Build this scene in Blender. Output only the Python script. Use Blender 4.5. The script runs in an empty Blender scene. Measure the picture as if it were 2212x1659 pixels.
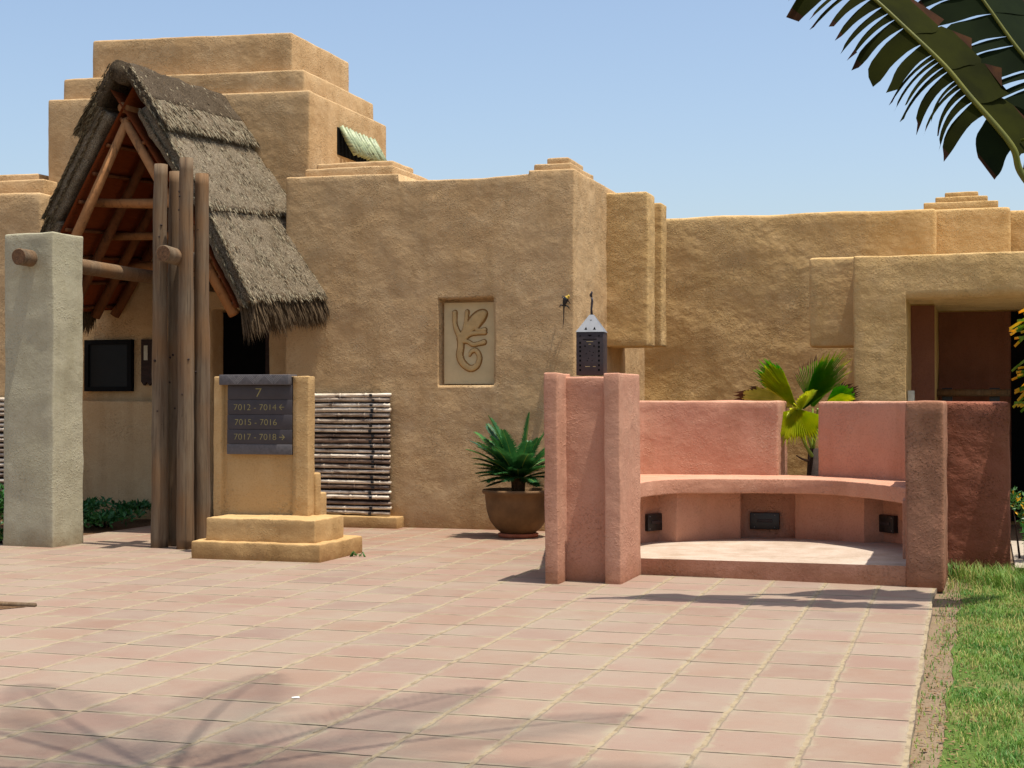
import bpy, math, random
from mathutils import Vector, noise, Matrix
random.seed(7)
R = math.radians
SC = bpy.context.scene
COL = SC.collection

# ------------------------------------------------------------------ camera
cam = bpy.data.cameras.new('camera'); camo = bpy.data.objects.new('camera', cam); COL.objects.link(camo)
camo.location = (0, 0, 1.5)
camo.rotation_euler = (R(90 + 0.634), 0, R(17.24))
cam.sensor_width = 36; cam.lens = 36 * 3300 / 2212
cam.clip_start = .05; cam.clip_end = 3000
SC.camera = camo
# ------------------------------------------------------------------ sky, sun, exposure
TO_SUN = Vector((.25, -.048, 1)).normalized()
EL = math.asin(TO_SUN.z)
w = bpy.data.worlds.new('World'); SC.world = w; w.use_nodes = True
nt = w.node_tree; nt.nodes.clear()
out = nt.nodes.new('ShaderNodeOutputWorld'); bg = nt.nodes.new('ShaderNodeBackground')
sky = nt.nodes.new('ShaderNodeTexSky'); sky.sky_type = 'NISHITA'; sky.sun_disc = False
sky.sun_elevation = EL; sky.sun_rotation = math.atan2(TO_SUN.x, TO_SUN.y)
sky.air_density = 1.0; sky.dust_density = 2.3; sky.ozone_density = .6; sky.altitude = 0
bg.inputs[1].default_value = .141
nt.links.new(sky.outputs[0], bg.inputs[0]); nt.links.new(bg.outputs[0], out.inputs[0])
sl = bpy.data.lights.new('sun', 'SUN'); sl.energy = 5.0; sl.angle = R(.53); sl.color = (1, .955, .88)
so = bpy.data.objects.new('sun', sl); COL.objects.link(so)
so.rotation_euler = (-TO_SUN).to_track_quat('-Z', 'Y').to_euler(); so.location = (4, -4, 20)
SC.view_settings.view_transform = 'Standard'; SC.view_settings.look = 'None'
SC.view_settings.exposure = .38; SC.view_settings.gamma = 1
SC.cycles.max_bounces = 8; SC.cycles.diffuse_bounces = 5

# ------------------------------------------------------------------ materials
def lin(r, g, b):
    f = lambda c: (c/255/12.92) if c/255 <= .04045 else ((c/255+.055)/1.055)**2.4
    return (f(r), f(g), f(b), 1)
def scl(c, f): return (c[0]*f[0], c[1]*f[1], c[2]*f[2], 1)
class NT:
    def __init__(s, name, rough=.9, spec=.2):
        s.m = bpy.data.materials.new(name); s.m.use_nodes = True
        s.t = s.m.node_tree; s.b = s.t.nodes['Principled BSDF']
        s.b.inputs['Roughness'].default_value = rough
        s.b.inputs['Specular IOR Level'].default_value = spec
        s.tc = s.t.nodes.new('ShaderNodeTexCoord')
    def n(s, kind, **kw):
        o = s.t.nodes.new('ShaderNode' + kind)
        for k, v in kw.items(): setattr(o, k, v)
        return o
    def l(s, a, b): s.t.links.new(a, b)
    def obj(s, sc=(1, 1, 1), rot=(0, 0, 0), loc=(0, 0, 0)):
        mp = s.n('Mapping'); mp.inputs['Scale'].default_value = sc
        mp.inputs['Rotation'].default_value = rot; mp.inputs['Location'].default_value = loc
        g = s.n('NewGeometry'); s.l(g.outputs['Position'], mp.inputs['Vector']); return mp.outputs[0]
    def noise(s, scale, detail=4, rough=.55, vec=None, dist=0):
        o = s.n('TexNoise'); o.inputs['Scale'].default_value = scale; o.inputs['Detail'].default_value = detail
        o.inputs['Roughness'].default_value = rough; o.inputs['Distortion'].default_value = dist
        s.l(vec if vec else s.obj(), o.inputs['Vector']); return o.outputs[0]
    def ramp(s, fac, stops, interp='LINEAR'):
        o = s.n('ValToRGB'); cr = o.color_ramp; cr.interpolation = interp
        while len(cr.elements) < len(stops): cr.elements.new(.5)
        for e, (p, c) in zip(cr.elements, stops): e.position = p; e.color = c if len(c) == 4 else (*c, 1)
        s.l(fac, o.inputs[0]); return o.outputs[0]
    def mix(s, a, b, fac, mode='MIX'):
        o = s.n('Mix', data_type='RGBA', blend_type=mode)
        for v, i in ((fac, 0), (a, 6), (b, 7)):
            if isinstance(v, (float, int)): o.inputs[i].default_value = v
            elif isinstance(v, tuple): o.inputs[i].default_value = v
            else: s.l(v, o.inputs[i])
        return o.outputs[2]
    def math(s, op, a, b=None, c=None):
        o = s.n('Math', operation=op)
        for i, v in enumerate((a, b, c)):
            if v is None: continue
            if isinstance(v, (float, int)): o.inputs[i].default_value = v
            else: s.l(v, o.inputs[i])
        return o.outputs[0]
    def bump(s, h, dist, strength=1, prev=None):
        o = s.n('Bump'); o.inputs['Distance'].default_value = dist; o.inputs['Strength'].default_value = strength
        s.l(h, o.inputs['Height'])
        if prev: s.l(prev, o.inputs['Normal'])
        return o.outputs[0]
    def col(s, c): s.l(c, s.b.inputs['Base Color'])
    def nor(s, c): s.l(c, s.b.inputs['Normal'])

def stucco(name, c1, c2, c3, big=1.0, fine=1.0, flakes=1.0, rough=.93, k=(1, 1, 1)):
    c1, c2, c3 = scl(c1, k), scl(c2, k), scl(c3, k)
    M = NT(name, rough, .15)
    a = M.noise(.9, 4, .6, dist=.4); b = M.noise(4.5, 5, .65); f = M.noise(60, 3, .6)
    c = M.mix(c1, c2, M.ramp(a, [(.35, (0, 0, 0)), (.68, (1, 1, 1))]))
    c = M.mix(c, c3, M.math('MULTIPLY', M.ramp(b, [(.48, (0, 0, 0)), (.75, (1, 1, 1))]), .55))
    dk = M.mix((1, 1, 1, 1), (.84, .81, .76, 1), M.ramp(f, [(.5, (0, 0, 0)), (.72, (1, 1, 1))]))
    c = M.mix(c, dk, 1.0, 'MULTIPLY')
    # hairline cracks and rain streaks of the plaster
    st = M.noise(1, 3, .6, M.obj((3.2, 3.2, .35)))
    c = M.mix(c, M.mix((1, 1, 1, 1), (.86, .84, .80, 1), M.ramp(st, [(.50, (0, 0, 0)), (.70, (1, 1, 1))])), 1.0, 'MULTIPLY')
    # splash dirt near the ground
    gz = M.n('NewGeometry'); sz_ = M.n('SeparateXYZ'); M.l(gz.outputs['Position'], sz_.inputs[0])
    dz = M.math('ADD', sz_.outputs[2], M.math('MULTIPLY', M.math('SUBTRACT', b, .5), -.55))
    c = M.mix(c, M.mix(c, (.62, .52, .42, 1), 1.0, 'MULTIPLY'), M.math('MULTIPLY', M.ramp(dz, [(.0, (1, 1, 1)), (.22, (0, 0, 0))]), .75))
    M.col(c)
    v = M.obj((1, 1, 1.15), (0, .5, 0))
    h1 = M.noise(2.2, 3, .5, v, .2); h2 = M.noise(7.5, 4, .55, v, .15)
    h3 = M.noise(42, 3, .6, v, 0); h4 = M.noise(110, 2, .6)
    mask = M.ramp(M.noise(1.6, 3, .6), [(.42, (.12, .12, .12)), (.62, (1, 1, 1))])
    fl = M.ramp(h3, [(.52, (0, 0, 0)), (.60, (.25, .25, .25)), (.80, (1, 1, 1))])
    fl = M.math('MULTIPLY', fl, mask)
    n = M.bump(h1, .032 * big); n = M.bump(h2, .009 * big, 1, n)
    n = M.bump(fl, .010 * flakes, 1, n); n = M.bump(h4, .0012 * fine, 1, n)
    M.nor(n); return M.m
ochre = stucco('ochre_stucco', lin(186, 157, 121), lin(178, 146, 108), lin(198, 172, 138), k=(1.03, 1.02, .93), big=1.05, flakes=1.3)
ochre2 = stucco('yellow_stucco', lin(186, 159, 114), lin(178, 149, 102), lin(200, 174, 132), big=1.5, flakes=1.3, k=(1.10, 1.04, .94))
sand = stucco('sand_stucco', lin(196, 160, 108), lin(188, 150, 98), lin(204, 172, 122), k=(.88, .90, .93), big=.6, flakes=.9)
pink = stucco('pink_stucco', lin(188, 140, 124), lin(180, 130, 114), lin(194, 150, 134), k=(1.04, 1.05, .90), big=.7, flakes=.9)
pinkdk = stucco('darker_pink_stucco', lin(150, 106, 92), lin(138, 96, 82), lin(160, 118, 102), big=1.0, flakes=1.3, k=(1.2, 1.2, .98))  # darker, rougher pink for the end pillar
pinkdd = stucco('deep_pink_stucco', lin(150, 106, 92), lin(138, 96, 82), lin(160, 118, 102), big=1.5, flakes=1.7, k=(.96, .75, .60))  # darkest pink with the coarsest bumps, for the wing panel
grey = stucco('white_lime_stucco', lin(206, 198, 170), lin(196, 188, 158), lin(214, 206, 180), big=.6, flakes=.8, k=(.64, .64, .62))
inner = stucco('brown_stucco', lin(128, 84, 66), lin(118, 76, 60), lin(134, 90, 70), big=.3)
ledge = stucco('speckled_cement', lin(222, 206, 188), lin(214, 196, 178), lin(228, 214, 198), k=(.64, .62, .60), big=.1, flakes=.2, fine=2)

def wood(name, c1, c2, c3, axis=(9, 9, .55), rough=.85, bump=.006, knots=True):
    M = NT(name, rough, .2)
    v = M.obj(axis); a = M.noise(2.2, 6, .7, v, .3); b = M.noise(1.1, 3, .6); k = M.noise(5.5, 2, .5, M.obj((1, 1, .8)))
    c = M.mix(c1, c2, M.ramp(a, [(.35, (0, 0, 0)), (.65, (1, 1, 1))]))
    c = M.mix(c, c3, M.ramp(b, [(.45, (0, 0, 0)), (.7, (1, 1, 1))]))
    if knots: c = M.mix(c, (.03, .02, .012, 1), M.ramp(k, [(.73, (0, 0, 0)), (.78, (.8, .8, .8))]))
    g_ = M.noise(1.6, 5, .75, M.obj((axis[0]*3, axis[1]*3, axis[2]*.8)))
    c = M.mix(c, (.035, .024, .016, 1), M.math('MULTIPLY', M.ramp(g_, [(.54, (0, 0, 0)), (.64, (1, 1, 1))]), .6))
    M.col(c); n = M.bump(a, bump); M.nor(M.bump(g_, bump*1.5, 1, n)); return M.m
logw = wood('weathered_log', lin(124, 108, 86), lin(92, 74, 56), lin(122, 90, 58))
pole = wood('rafter_pole', lin(172, 122, 76), lin(140, 96, 58), lin(160, 110, 66), (3, 3, 3))
battenm = wood('dark_pole', lin(128, 82, 48), lin(96, 58, 34), lin(110, 70, 42), (3, 3, 3))
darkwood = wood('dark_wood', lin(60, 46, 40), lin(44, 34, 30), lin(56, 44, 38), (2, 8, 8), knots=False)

def plain(name, c, rough=.6, spec=.3, metal=0, var=.15, sc=12, bump=0.001):
    M = NT(name, rough, spec); a = M.noise(sc, 4, .6)
    c2 = tuple(x * (1 - var * 2) for x in c[:3]) + (1,)
    M.col(M.mix(c, c2, M.ramp(a, [(.35, (0, 0, 0)), (.7, (1, 1, 1))])))
    M.b.inputs['Metallic'].default_value = metal
    if bump: M.nor(M.bump(a, bump))
    return M.m
black = plain('black_metal', (.012, .011, .011, 1), .45, .5)
glassdk = plain('dark_window_glass', (.006, .006, .006, 1), .35, .15, bump=0)
framem = plain('black_frame', (.008, .008, .008, 1), .8, .08)
lantm = plain('dark_iron', (.035, .024, .026, 1), .55, .4, sc=30)
greym = plain('galvanised_metal', (.19, .195, .205, 1), .5, .5, sc=9)
signm = plain('purple_grey_slate', (.050, .041, .042, 1), .55, .35, sc=5, var=.12)
signl = plain('grey_slate', (.105, .095, .095, 1), .6, .3, sc=40)
letter = plain('dull_brass', (.30, .25, .09, 1), .5, .3, sc=30)
clay = plain('clay_pot', lin(116, 86, 54), .75, .25, sc=4, var=.22, bump=.004)
terracotta = plain('terracotta', lin(176, 104, 74), .85, .2)
soilm = plain('soil', lin(110, 84, 60), .98, .05, sc=40, var=.3, bump=.02)
reliefp = plain('cream_plaster', lin(206, 184, 140), .9, .1, sc=6, var=.06, bump=.002)
voidm = plain('painted_void_shade', (.004, .004, .004, 1), .9, .05)  # black colour stands in for the darkness inside openings and holes

def leafmat(name, c1, c2, trans=.25, sc=6, rough=.45, tip=None):
    M = NT(name, rough, .4 if rough < .7 else .03); a = M.noise(sc, 3, .6)
    c = M.mix(c1, c2, M.ramp(a, [(.35, (0, 0, 0)), (.65, (1, 1, 1))]))
    M.col(c); tr = M.n('BsdfTranslucent'); M.l(c, tr.inputs[0])
    mx = M.n('MixShader'); mx.inputs[0].default_value = trans
    o = [x for x in M.t.nodes if x.type == 'OUTPUT_MATERIAL'][0]
    M.l(M.b.outputs[0], mx.inputs[1]); M.l(tr.outputs[0], mx.inputs[2]); M.l(mx.outputs[0], o.inputs[0]); return M.m
cycm = leafmat('cycad_green', lin(62, 118, 56), lin(34, 82, 42), .25)
cycb = leafmat('cycad_blue_green', lin(60, 110, 92), lin(40, 88, 70), .15)
ribm = leafmat('pale_rib', lin(150, 176, 70), lin(130, 150, 60), .2)
fanm = leafmat('fan_palm_green', lin(150, 200, 30), lin(92, 176, 22), .55)
fany = leafmat('fan_palm_yellow', lin(206, 206, 40), lin(170, 186, 26), .55)
strawleaf = leafmat('straw_palm_leaf', lin(190, 176, 104), lin(160, 150, 70), .35)
fand = leafmat('dry_palm_tip', lin(110, 74, 52), lin(80, 56, 44), .3)
banm = leafmat('banana_leaf', lin(38, 40, 8), lin(28, 30, 7), .10, 3, .8)
band = leafmat('banana_leaf_dark', lin(26, 34, 16), lin(20, 27, 14), .05, 3, .8)
banrib = leafmat('banana_rib', lin(110, 108, 30), lin(90, 92, 26), .1)
bandry = leafmat('dry_leaf_margin', lin(62, 40, 24), lin(44, 28, 20), .1, 6, .8)
shrubm = leafmat('shrub_green', lin(66, 116, 44), lin(40, 84, 30), .35)
crotonm = leafmat('croton_yellow_green', lin(130, 150, 30), lin(60, 110, 30), .35, 14)
crotony = leafmat('croton_orange', lin(226, 150, 20), lin(210, 170, 30), .3)
grassm = leafmat('grass_green', lin(122, 150, 58), lin(80, 124, 50), .35, 2.5, .6)
grassd = leafmat('grass_dry', lin(176, 164, 104), lin(150, 144, 84), .3, 8, .7)

def thatchmat(name, c1, c2, c3):
    M = NT(name, .95, .08)
    a = M.noise(90, 4, .7); b = M.noise(22, 4, .6, M.obj((1, 1, 1))); d = M.noise(2.2, 3, .6)
    c = M.mix(c1, c2, M.ramp(a, [(.40, (0, 0, 0)), (.62, (1, 1, 1))]))
    c = M.mix(c, c3, M.ramp(b, [(.5, (0, 0, 0)), (.72, (.9, .9, .9))]))
    c = M.mix(c, M.mix((1, 1, 1, 1), (.72, .70, .66, 1), M.ramp(d, [(.4, (0, 0, 0)), (.7, (1, 1, 1))])), 1.0, 'MULTIPLY')
    M.col(c); n = M.bump(b, .035); n = M.bump(a, .016, 1, n); M.nor(n); return M.m
thatch = thatchmat('grey_thatch', lin(156, 142, 118), lin(74, 62, 50), lin(122, 106, 84))
thatchcap = thatchmat('brown_thatch', lin(108, 94, 76), lin(62, 52, 40), lin(86, 74, 58))
strawm = plain('straw', lin(154, 142, 116), .9, .1, sc=40, var=.3)
strawd = plain('dark_straw', lin(104, 86, 64), .9, .1, sc=40, var=.3)
M = NT('thatch_underside', .95, .05)
a = M.noise(2, 5, .7, M.obj((40, 1.2, 26))); M.col(M.mix(lin(156, 82, 44), lin(108, 54, 30), a)); M.nor(M.bump(a, .01)); thatchin = M.m
def bamboom(name, c1, c2, c3):
    M = NT(name, .5, .4); a = M.noise(3, 5, .7, M.obj((1.6, 10, 10))); b = M.noise(5, 3, .6, M.obj((.9, 4, 4)))
    c = M.mix(c1, c2, M.ramp(a, [(.42, (0, 0, 0)), (.6, (1, 1, 1))]))
    c = M.mix(c, c3, M.ramp(b, [(.56, (0, 0, 0)), (.68, (1, 1, 1))])); M.col(c); M.nor(M.bump(a, .002)); return M.m
bam = [bamboom('bleached_bamboo', lin(226, 212, 188), lin(188, 168, 142), lin(104, 82, 64)),
       bamboom('grey_bamboo', lin(192, 174, 150), lin(142, 122, 100), lin(78, 60, 48)),
       bamboom('brown_bamboo', lin(134, 112, 92), lin(92, 72, 58), lin(52, 40, 34))]
reedm = bamboom('green_grey_reed', lin(160, 168, 128), lin(124, 136, 104), lin(96, 98, 76))

# paving: square clay tiles, wide sandy joints one way, thin dark joints the other
M = NT('clay_paving', .85, .25)
g = M.n('NewGeometry'); sep = M.n('SeparateXYZ'); M.l(g.outputs['Position'], sep.inputs[0])
wob = M.noise(3.5, 3, .6); wob2 = M.noise(14, 3, .6)
wsum = M.math('ADD', M.math('MULTIPLY', M.math('SUBTRACT', wob, .5), .030), M.math('MULTIPLY', M.math('SUBTRACT', wob2, .5), .016))
xx = M.math('ADD', M.math('ADD', M.math('ADD', sep.outputs[0], M.math('MULTIPLY', sep.outputs[1], .013)), 40.0 * .4295 + .232 + .008), wsum)
u = M.math('DIVIDE', xx, .4295); iu = M.math('FLOOR', u); fu = M.math('FRACT', u)
wn = M.n('TexWhiteNoise', noise_dimensions='1D'); M.l(iu, wn.inputs['W'])
yy = M.math('ADD', M.math('ADD', sep.outputs[1], M.math('MULTIPLY', wn.outputs[0], .10)), M.math('MULTIPLY', wsum, .5))
vv = M.math('DIVIDE', M.math('ADD', yy, 46.0 + .39), .46); iv = M.math('FLOOR', vv); fv = M.math('FRACT', vv)
eu = M.math('MULTIPLY', M.math('MINIMUM', fu, M.math('SUBTRACT', 1.0, fu)), .4295)
ev = M.math('MULTIPLY', M.math('MINIMUM', fv, M.math('SUBTRACT', 1.0, fv)), .46)
cid = M.n('CombineXYZ'); M.l(iu, cid.inputs[0]); M.l(iv, cid.inputs[1])
wt = M.n('TexWhiteNoise', noise_dimensions='3D'); M.l(cid.outputs[0], wt.inputs[0])
tile = M.ramp(wt.outputs[0], [(0, lin(174, 136, 120)), (.3, lin(186, 148, 134)), (.55, lin(180, 142, 124)), (.8, lin(190, 156, 140)), (1, lin(172, 138, 126))])
far = M.ramp(M.math('MULTIPLY', M.math('ADD', sep.outputs[1], 0), .05), [(.65, (0, 0, 0)), (.8, (1, 1, 1))])
blot = M.noise(1.3, 5, .65); blot2 = M.noise(26, 4, .7); grn = M.noise(240, 2, .6)
tile = M.mix(tile, lin(180, 128, 104), M.math('MULTIPLY', M.ramp(M.math('DIVIDE', M.math('ADD', sep.outputs[1], M.math('MULTIPLY', wob, 3.0)), 20.0), [(.74, (0, 0, 0)), (.86, (1, 1, 1))]), .65))
tile = M.mix(tile, lin(190, 166, 150), M.math('MULTIPLY', M.ramp(blot, [(.40, (0, 0, 0)), (.7, (1, 1, 1))]), .7))
tile = M.mix(tile, lin(160, 118, 98), M.math('MULTIPLY', M.ramp(blot2, [(.60, (0, 0, 0)), (.78, (1, 1, 1))]), .45))
tile = M.mix(tile, M.mix((1, 1, 1, 1), (.86, .85, .84, 1), M.ramp(grn, [(.45, (0, 0, 0)), (.65, (1, 1, 1))])), 1.0, 'MULTIPLY')
# pale cement haze beside the joints
hz = M.math('ADD', M.math('MINIMUM', eu, ev), M.math('MULTIPLY', M.math('SUBTRACT', M.noise(7, 4, .7), .5), .16))
tile = M.mix(lin(196, 178, 152), tile, M.ramp(hz, [(.0, (.45, .45, .45)), (.045, (1, 1, 1))]))
jn = M.noise(9, 4, .7); jm = M.noise(2.2, 2, .5)
jointc = M.mix(lin(196, 168, 138), lin(146, 122, 100), M.ramp(jn, [(.45, (0, 0, 0)), (.68, (1, 1, 1))]))
wj = M.math('MULTIPLY_ADD', M.noise(16, 4, .75), .030, -.0045)
mj = M.math('LESS_THAN', eu, wj)
thinw = M.math('MULTIPLY_ADD', jm, .0150, -.0006)
mt = M.math('LESS_THAN', ev, thinw)
thinc = M.mix(lin(66, 50, 38), lin(176, 152, 124), M.ramp(M.noise(1.7, 3, .6), [(.48, (0, 0, 0)), (.56, (1, 1, 1))]))
c = M.mix(tile, thinc, mt); c = M.mix(c, jointc, mj)
c = M.mix(c, (.545, .595, .545, 1), 1.0, 'MULTIPLY')
M.col(c)
hh = M.math('MULTIPLY', M.math('SUBTRACT', 1.0, M.math('MAXIMUM', M.ramp(eu, [(.010, (1, 1, 1)), (.020, (0, 0, 0))]), M.ramp(ev, [(.004, (1, 1, 1)), (.010, (0, 0, 0))]))), 1.0)
tilt = M.math('MULTIPLY', M.noise(2.5, 2, .5), 1.0)
n = M.bump(hh, .006); n = M.bump(tilt, .01, 1, n); n = M.bump(blot2, .002, 1, n); n = M.bump(grn, .0008, 1, n); M.nor(n)
paving = M.m
for _n in list(M.t.nodes):
    pass
M = NT('bare_earth', .97, .05)
a = M.noise(1.2, 5, .7); b = M.noise(30, 4, .7)
c = M.mix(lin(136, 118, 96), lin(106, 88, 68), a); c = M.mix(c, lin(104, 84, 62), M.ramp(b, [(.55, (0, 0, 0)), (.7, (1, 1, 1))]))
M.col(c); n = M.bump(b, .012); M.nor(n); earth = M.m
M = NT('lawn_soil', .97, .05)
a = M.noise(2.0, 4, .6); b = M.noise(45, 3, .7)
c = M.mix(lin(82, 100, 46), lin(126, 112, 78), M.ramp(a, [(.5, (0, 0, 0)), (.72, (1, 1, 1))])); c = M.mix(c, lin(60, 72, 34), M.ramp(b, [(.5, (0, 0, 0)), (.7, (1, 1, 1))]))
M.col(c); M.nor(M.bump(b, .012)); lawnm = M.m

# ------------------------------------------------------------------ object helpers
def tag(o, label=None, cat=None, group=None, kind=None):
    if label: o['label'] = label
    if cat: o['category'] = cat
    if group: o['group'] = group
    if kind: o['kind'] = kind
    return o
def thing(name, loc, label, cat, group=None):
    o = bpy.data.objects.new(name, None); o.empty_display_size = .2; COL.objects.link(o); o.location = loc
    return tag(o, label, cat, group)
def rootloc(p):
    v = Vector((0, 0, 0))
    while p is not None: v += p.location; p = p.parent
    return v
def link(name, verts, faces, mats, parent=None, mi=None, smooth=True):
    """one mesh object, given in world metres"""
    me = bpy.data.meshes.new(name); off = rootloc(parent)
    me.from_pydata([(v[0]-off.x, v[1]-off.y, v[2]-off.z) for v in verts], [], faces)
    if not isinstance(mats, (list, tuple)): mats = [mats]
    for m in mats: me.materials.append(m)
    if mi: me.polygons.foreach_set('material_index', mi)
    if smooth: me.polygons.foreach_set('use_smooth', [True]*len(me.polygons))
    me.update()
    o = bpy.data.objects.new(name, me); COL.objects.link(o); o.parent = parent
    return o
def axis(L, r, res, extra):
    pts = {0, L}
    if r > 0: pts |= {r*.12, r*.4, r, L-r, L-r*.4, L-r*.12}
    n = max(1, int((L-2*r)/res))
    for i in range(n+1): pts.add(r+(L-2*r)*i/n)
    for e in extra: pts |= {e-.003, e+.003}
    pts = sorted(p for p in pts if -1e-9 <= p <= L+1e-9)
    o = [pts[0]]
    for p in pts[1:]:
        if p-o[-1] > 1e-4: o.append(p)
    return o
def rboxdata(b, r=.025, res=.08, ex=(), ey=(), ez=(), deform=None, mapf=None, amp=.008, nsc=1.6, amp2=.0025):
    (x0, x1), (y0, y1), (z0, z1) = b
    L = (x1-x0, y1-y0, z1-z0); r = min(r, min(L)*.49)
    if not isinstance(res, tuple): res = (res,)*3
    X = axis(L[0], r, res[0], [e-x0 for e in ex]); Y = axis(L[1], r, res[1], [e-y0 for e in ey]); Z = axis(L[2], r, res[2], [e-z0 for e in ez])
    nx, ny, nz = len(X)-1, len(Y)-1, len(Z)-1
    ids = {}; V = []; F = []
    def vid(i, j, k):
        key = (i, j, k)
        if key in ids: return ids[key]
        p = (X[i], Y[j], Z[k]); q = [min(max(p[a], r), L[a]-r) for a in range(3)]
        d = Vector((p[0]-q[0], p[1]-q[1], p[2]-q[2]))
        if d.length > 1e-7: d = d.normalized()*r
        P = [x0+q[0]+d.x, y0+q[1]+d.y, z0+q[2]+d.z]
        if deform: P = list(deform(P[0], P[1], P[2], j == 0, x0+X[i], z0+Z[k]))
        if mapf: P = list(mapf(*P))
        v = Vector(P)
        if amp: v += noise.noise_vector(v*nsc)*amp + noise.noise_vector(v*nsc*2.7+Vector((9, 2, 4)))*amp*.4
        if amp2: v += noise.noise_vector(v*14)*amp2
        ids[key] = len(V); V.append(v); return ids[key]
    def quad(a, b_, c, d): F.append((a, b_, c, d))
    for i in range(nx):
        for k in range(nz):
            quad(vid(i, 0, k), vid(i+1, 0, k), vid(i+1, 0, k+1), vid(i, 0, k+1))
            quad(vid(i, ny, k), vid(i, ny, k+1), vid(i+1, ny, k+1), vid(i+1, ny, k))
    for j in range(ny):
        for k in range(nz):
            quad(vid(0, j, k), vid(0, j, k+1), vid(0, j+1, k+1), vid(0, j+1, k))
            quad(vid(nx, j, k), vid(nx, j+1, k), vid(nx, j+1, k+1), vid(nx, j, k+1))
    for i in range(nx):
        for j in range(ny):
            quad(vid(i, j, 0), vid(i, j+1, 0), vid(i+1, j+1, 0), vid(i+1, j, 0))
            quad(vid(i, j, nz), vid(i+1, j, nz), vid(i+1, j+1, nz), vid(i, j+1, nz))
    return V, F
def rbox(name, mat, parent, b, **kw):
    V, F = rboxdata(b, **kw); return link(name, V, F, mat, parent)
def merge(parts):
    V = []; F = []
    for v, f in parts:
        o = len(V); V += v; F += [tuple(i+o for i in q) for q in f]
    return V, F
def interp(pts, t):
    """polyline by index parameter, t in 0..1"""
    n = len(pts)-1; s = min(max(t, 0), 1)*n; i = min(int(s), n-1); f = s-i
    return tuple(a+(b_-a)*f for a, b_ in zip(pts[i], pts[i+1]))
def catmull(pts, n):
    P = [Vector(p) for p in pts]; P = [2*P[0]-P[1]] + P + [2*P[-1]-P[-2]]; o = []
    for i in range(1, len(P)-2):
        for k in range(n):
            t = k/n; a, b_, c, d = P[i-1:i+3]
            o.append(.5*((2*b_)+(c-a)*t+(2*a-5*b_+4*c-d)*t*t+(3*b_-a-3*c+d)*t**3))
    o.append(P[-2]); return o
def tubedata(path, rad, n=10, wob=0, seed=0, cap=True, flat=1.0):
    path = [Vector(p) for p in path]; V = []; F = []
    up = Vector((.123, .2, .97))
    for i, p in enumerate(path):
        d = (path[min(i+1, len(path)-1)]-path[max(i-1, 0)]).normalized()
        a = d.cross(up)
        if a.length < .05: a = d.cross(Vector((1, 0, .1)))
        a.normalize(); b_ = d.cross(a).normalized()
        rr = rad[i] if isinstance(rad, (list, tuple)) else rad
        for k in range(n):
            t = 2*math.pi*k/n; q = a*math.cos(t)+b_*math.sin(t)*flat
            w_ = 1+wob*noise.noise(Vector((p.x*3+seed, p.y*3, p.z*3))*1.0+q*1.3)
            V.append(p+q*rr*w_)
    for i in range(len(path)-1):
        for k in range(n):
            F.append((i*n+k, i*n+(k+1) % n, (i+1)*n+(k+1) % n, (i+1)*n+k))
    if cap:
        F.append(tuple(range(n))[::-1]); F.append(tuple(range((len(path)-1)*n, len(path)*n)))
    return V, F
def tube(name, mat, parent, path, rad, **kw):
    V, F = tubedata(path, rad, **kw); return link(name, V, F, mat, parent)
def lathe(name, mat, parent, prof, c, n=40, wob=0):
    V = []; F = []
    for (r_, z) in prof:
        for k in range(n):
            t = 2*math.pi*k/n; q = r_*(1+wob*noise.noise(Vector((math.cos(t)*1.5, math.sin(t)*1.5, z*3))))
            V.append((c[0]+q*math.cos(t), c[1]+q*math.sin(t), c[2]+z))
    for i in range(len(prof)-1):
        for k in range(n): F.append((i*n+k, i*n+(k+1) % n, (i+1)*n+(k+1) % n, (i+1)*n+k))
    F.append(tuple(range(n))[::-1]); F.append(tuple(range((len(prof)-1)*n, len(prof)*n)))
    return link(name, V, F, mat, parent)
def bar(b):   # plain sharp box data
    (x0, x1), (y0, y1), (z0, z1) = b
    V = [Vector((x, y, z)) for x in (x0, x1) for y in (y0, y1) for z in (z0, z1)]
    return V, [(0, 1, 3, 2), (4, 6, 7, 5), (0, 4, 5, 1), (2, 3, 7, 6), (0, 2, 6, 4), (1, 5, 7, 3)]
def sheet(name, mat, poly, z, kind='structure'):
    o = link(name, [(x, y, z) for x, y in poly], [tuple(range(len(poly)))], mat, None, smooth=False); o['kind'] = kind; return o

# ================================================================== GROUND
sheet('ground', earth, [(-300, -300), (300, -300), (300, 300), (-300, 300)], -.045)
# paving as a thin slab with an irregular right-hand edge
ed = [(-.23-.013*y+.02*noise.noise(Vector((y*1.3, 0, 0)))+.008*noise.noise(Vector((y*9, 5, 0))), y) for y in [i*.1-12 for i in range(0, 248)]]
# the slab ends short of the tree pit at its left, beside the porch bed it narrows
left = [(-9.6, 17.55), (-9.62, 14.2), (-14, 13.75), (-14, -12)]
top = ed + [(-.36, 12.85), (-3.5, 12.95), (-3.7, 17.6)] + left[0:]
V = [(x, y, 0) for x, y in top]; n_ = len(V); V += [(x, y, -.05) for x, y in top]
F = [tuple(range(n_))] + [(i, (i+n_), (i+1) % n_+n_, (i+1) % n_) for i in range(n_)]
link('paving', V, F, paving, None, smooth=False)['kind'] = 'structure'
lawn = sheet('lawn', lawnm, [(30, -6), (30, 12.9), (.3, 13.9), (-.2, 12.9)] + [(-.19+.06*noise.noise(Vector((i*.37, 2, 0))), 12.8-i*.2) for i in range(94)], -.036)
sheet('garden_path', plain('pale_concrete_path', lin(168, 156, 138), .9, .1), [(.25, 14.6), (4, 14.6), (4, 17.4), (.25, 17.4)], -.012)
sheet('garden_bed', soilm, [(-14, 13.9), (-9.64, 14.25), (-9.62, 17.6), (-14, 17.6)], -.02)
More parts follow.
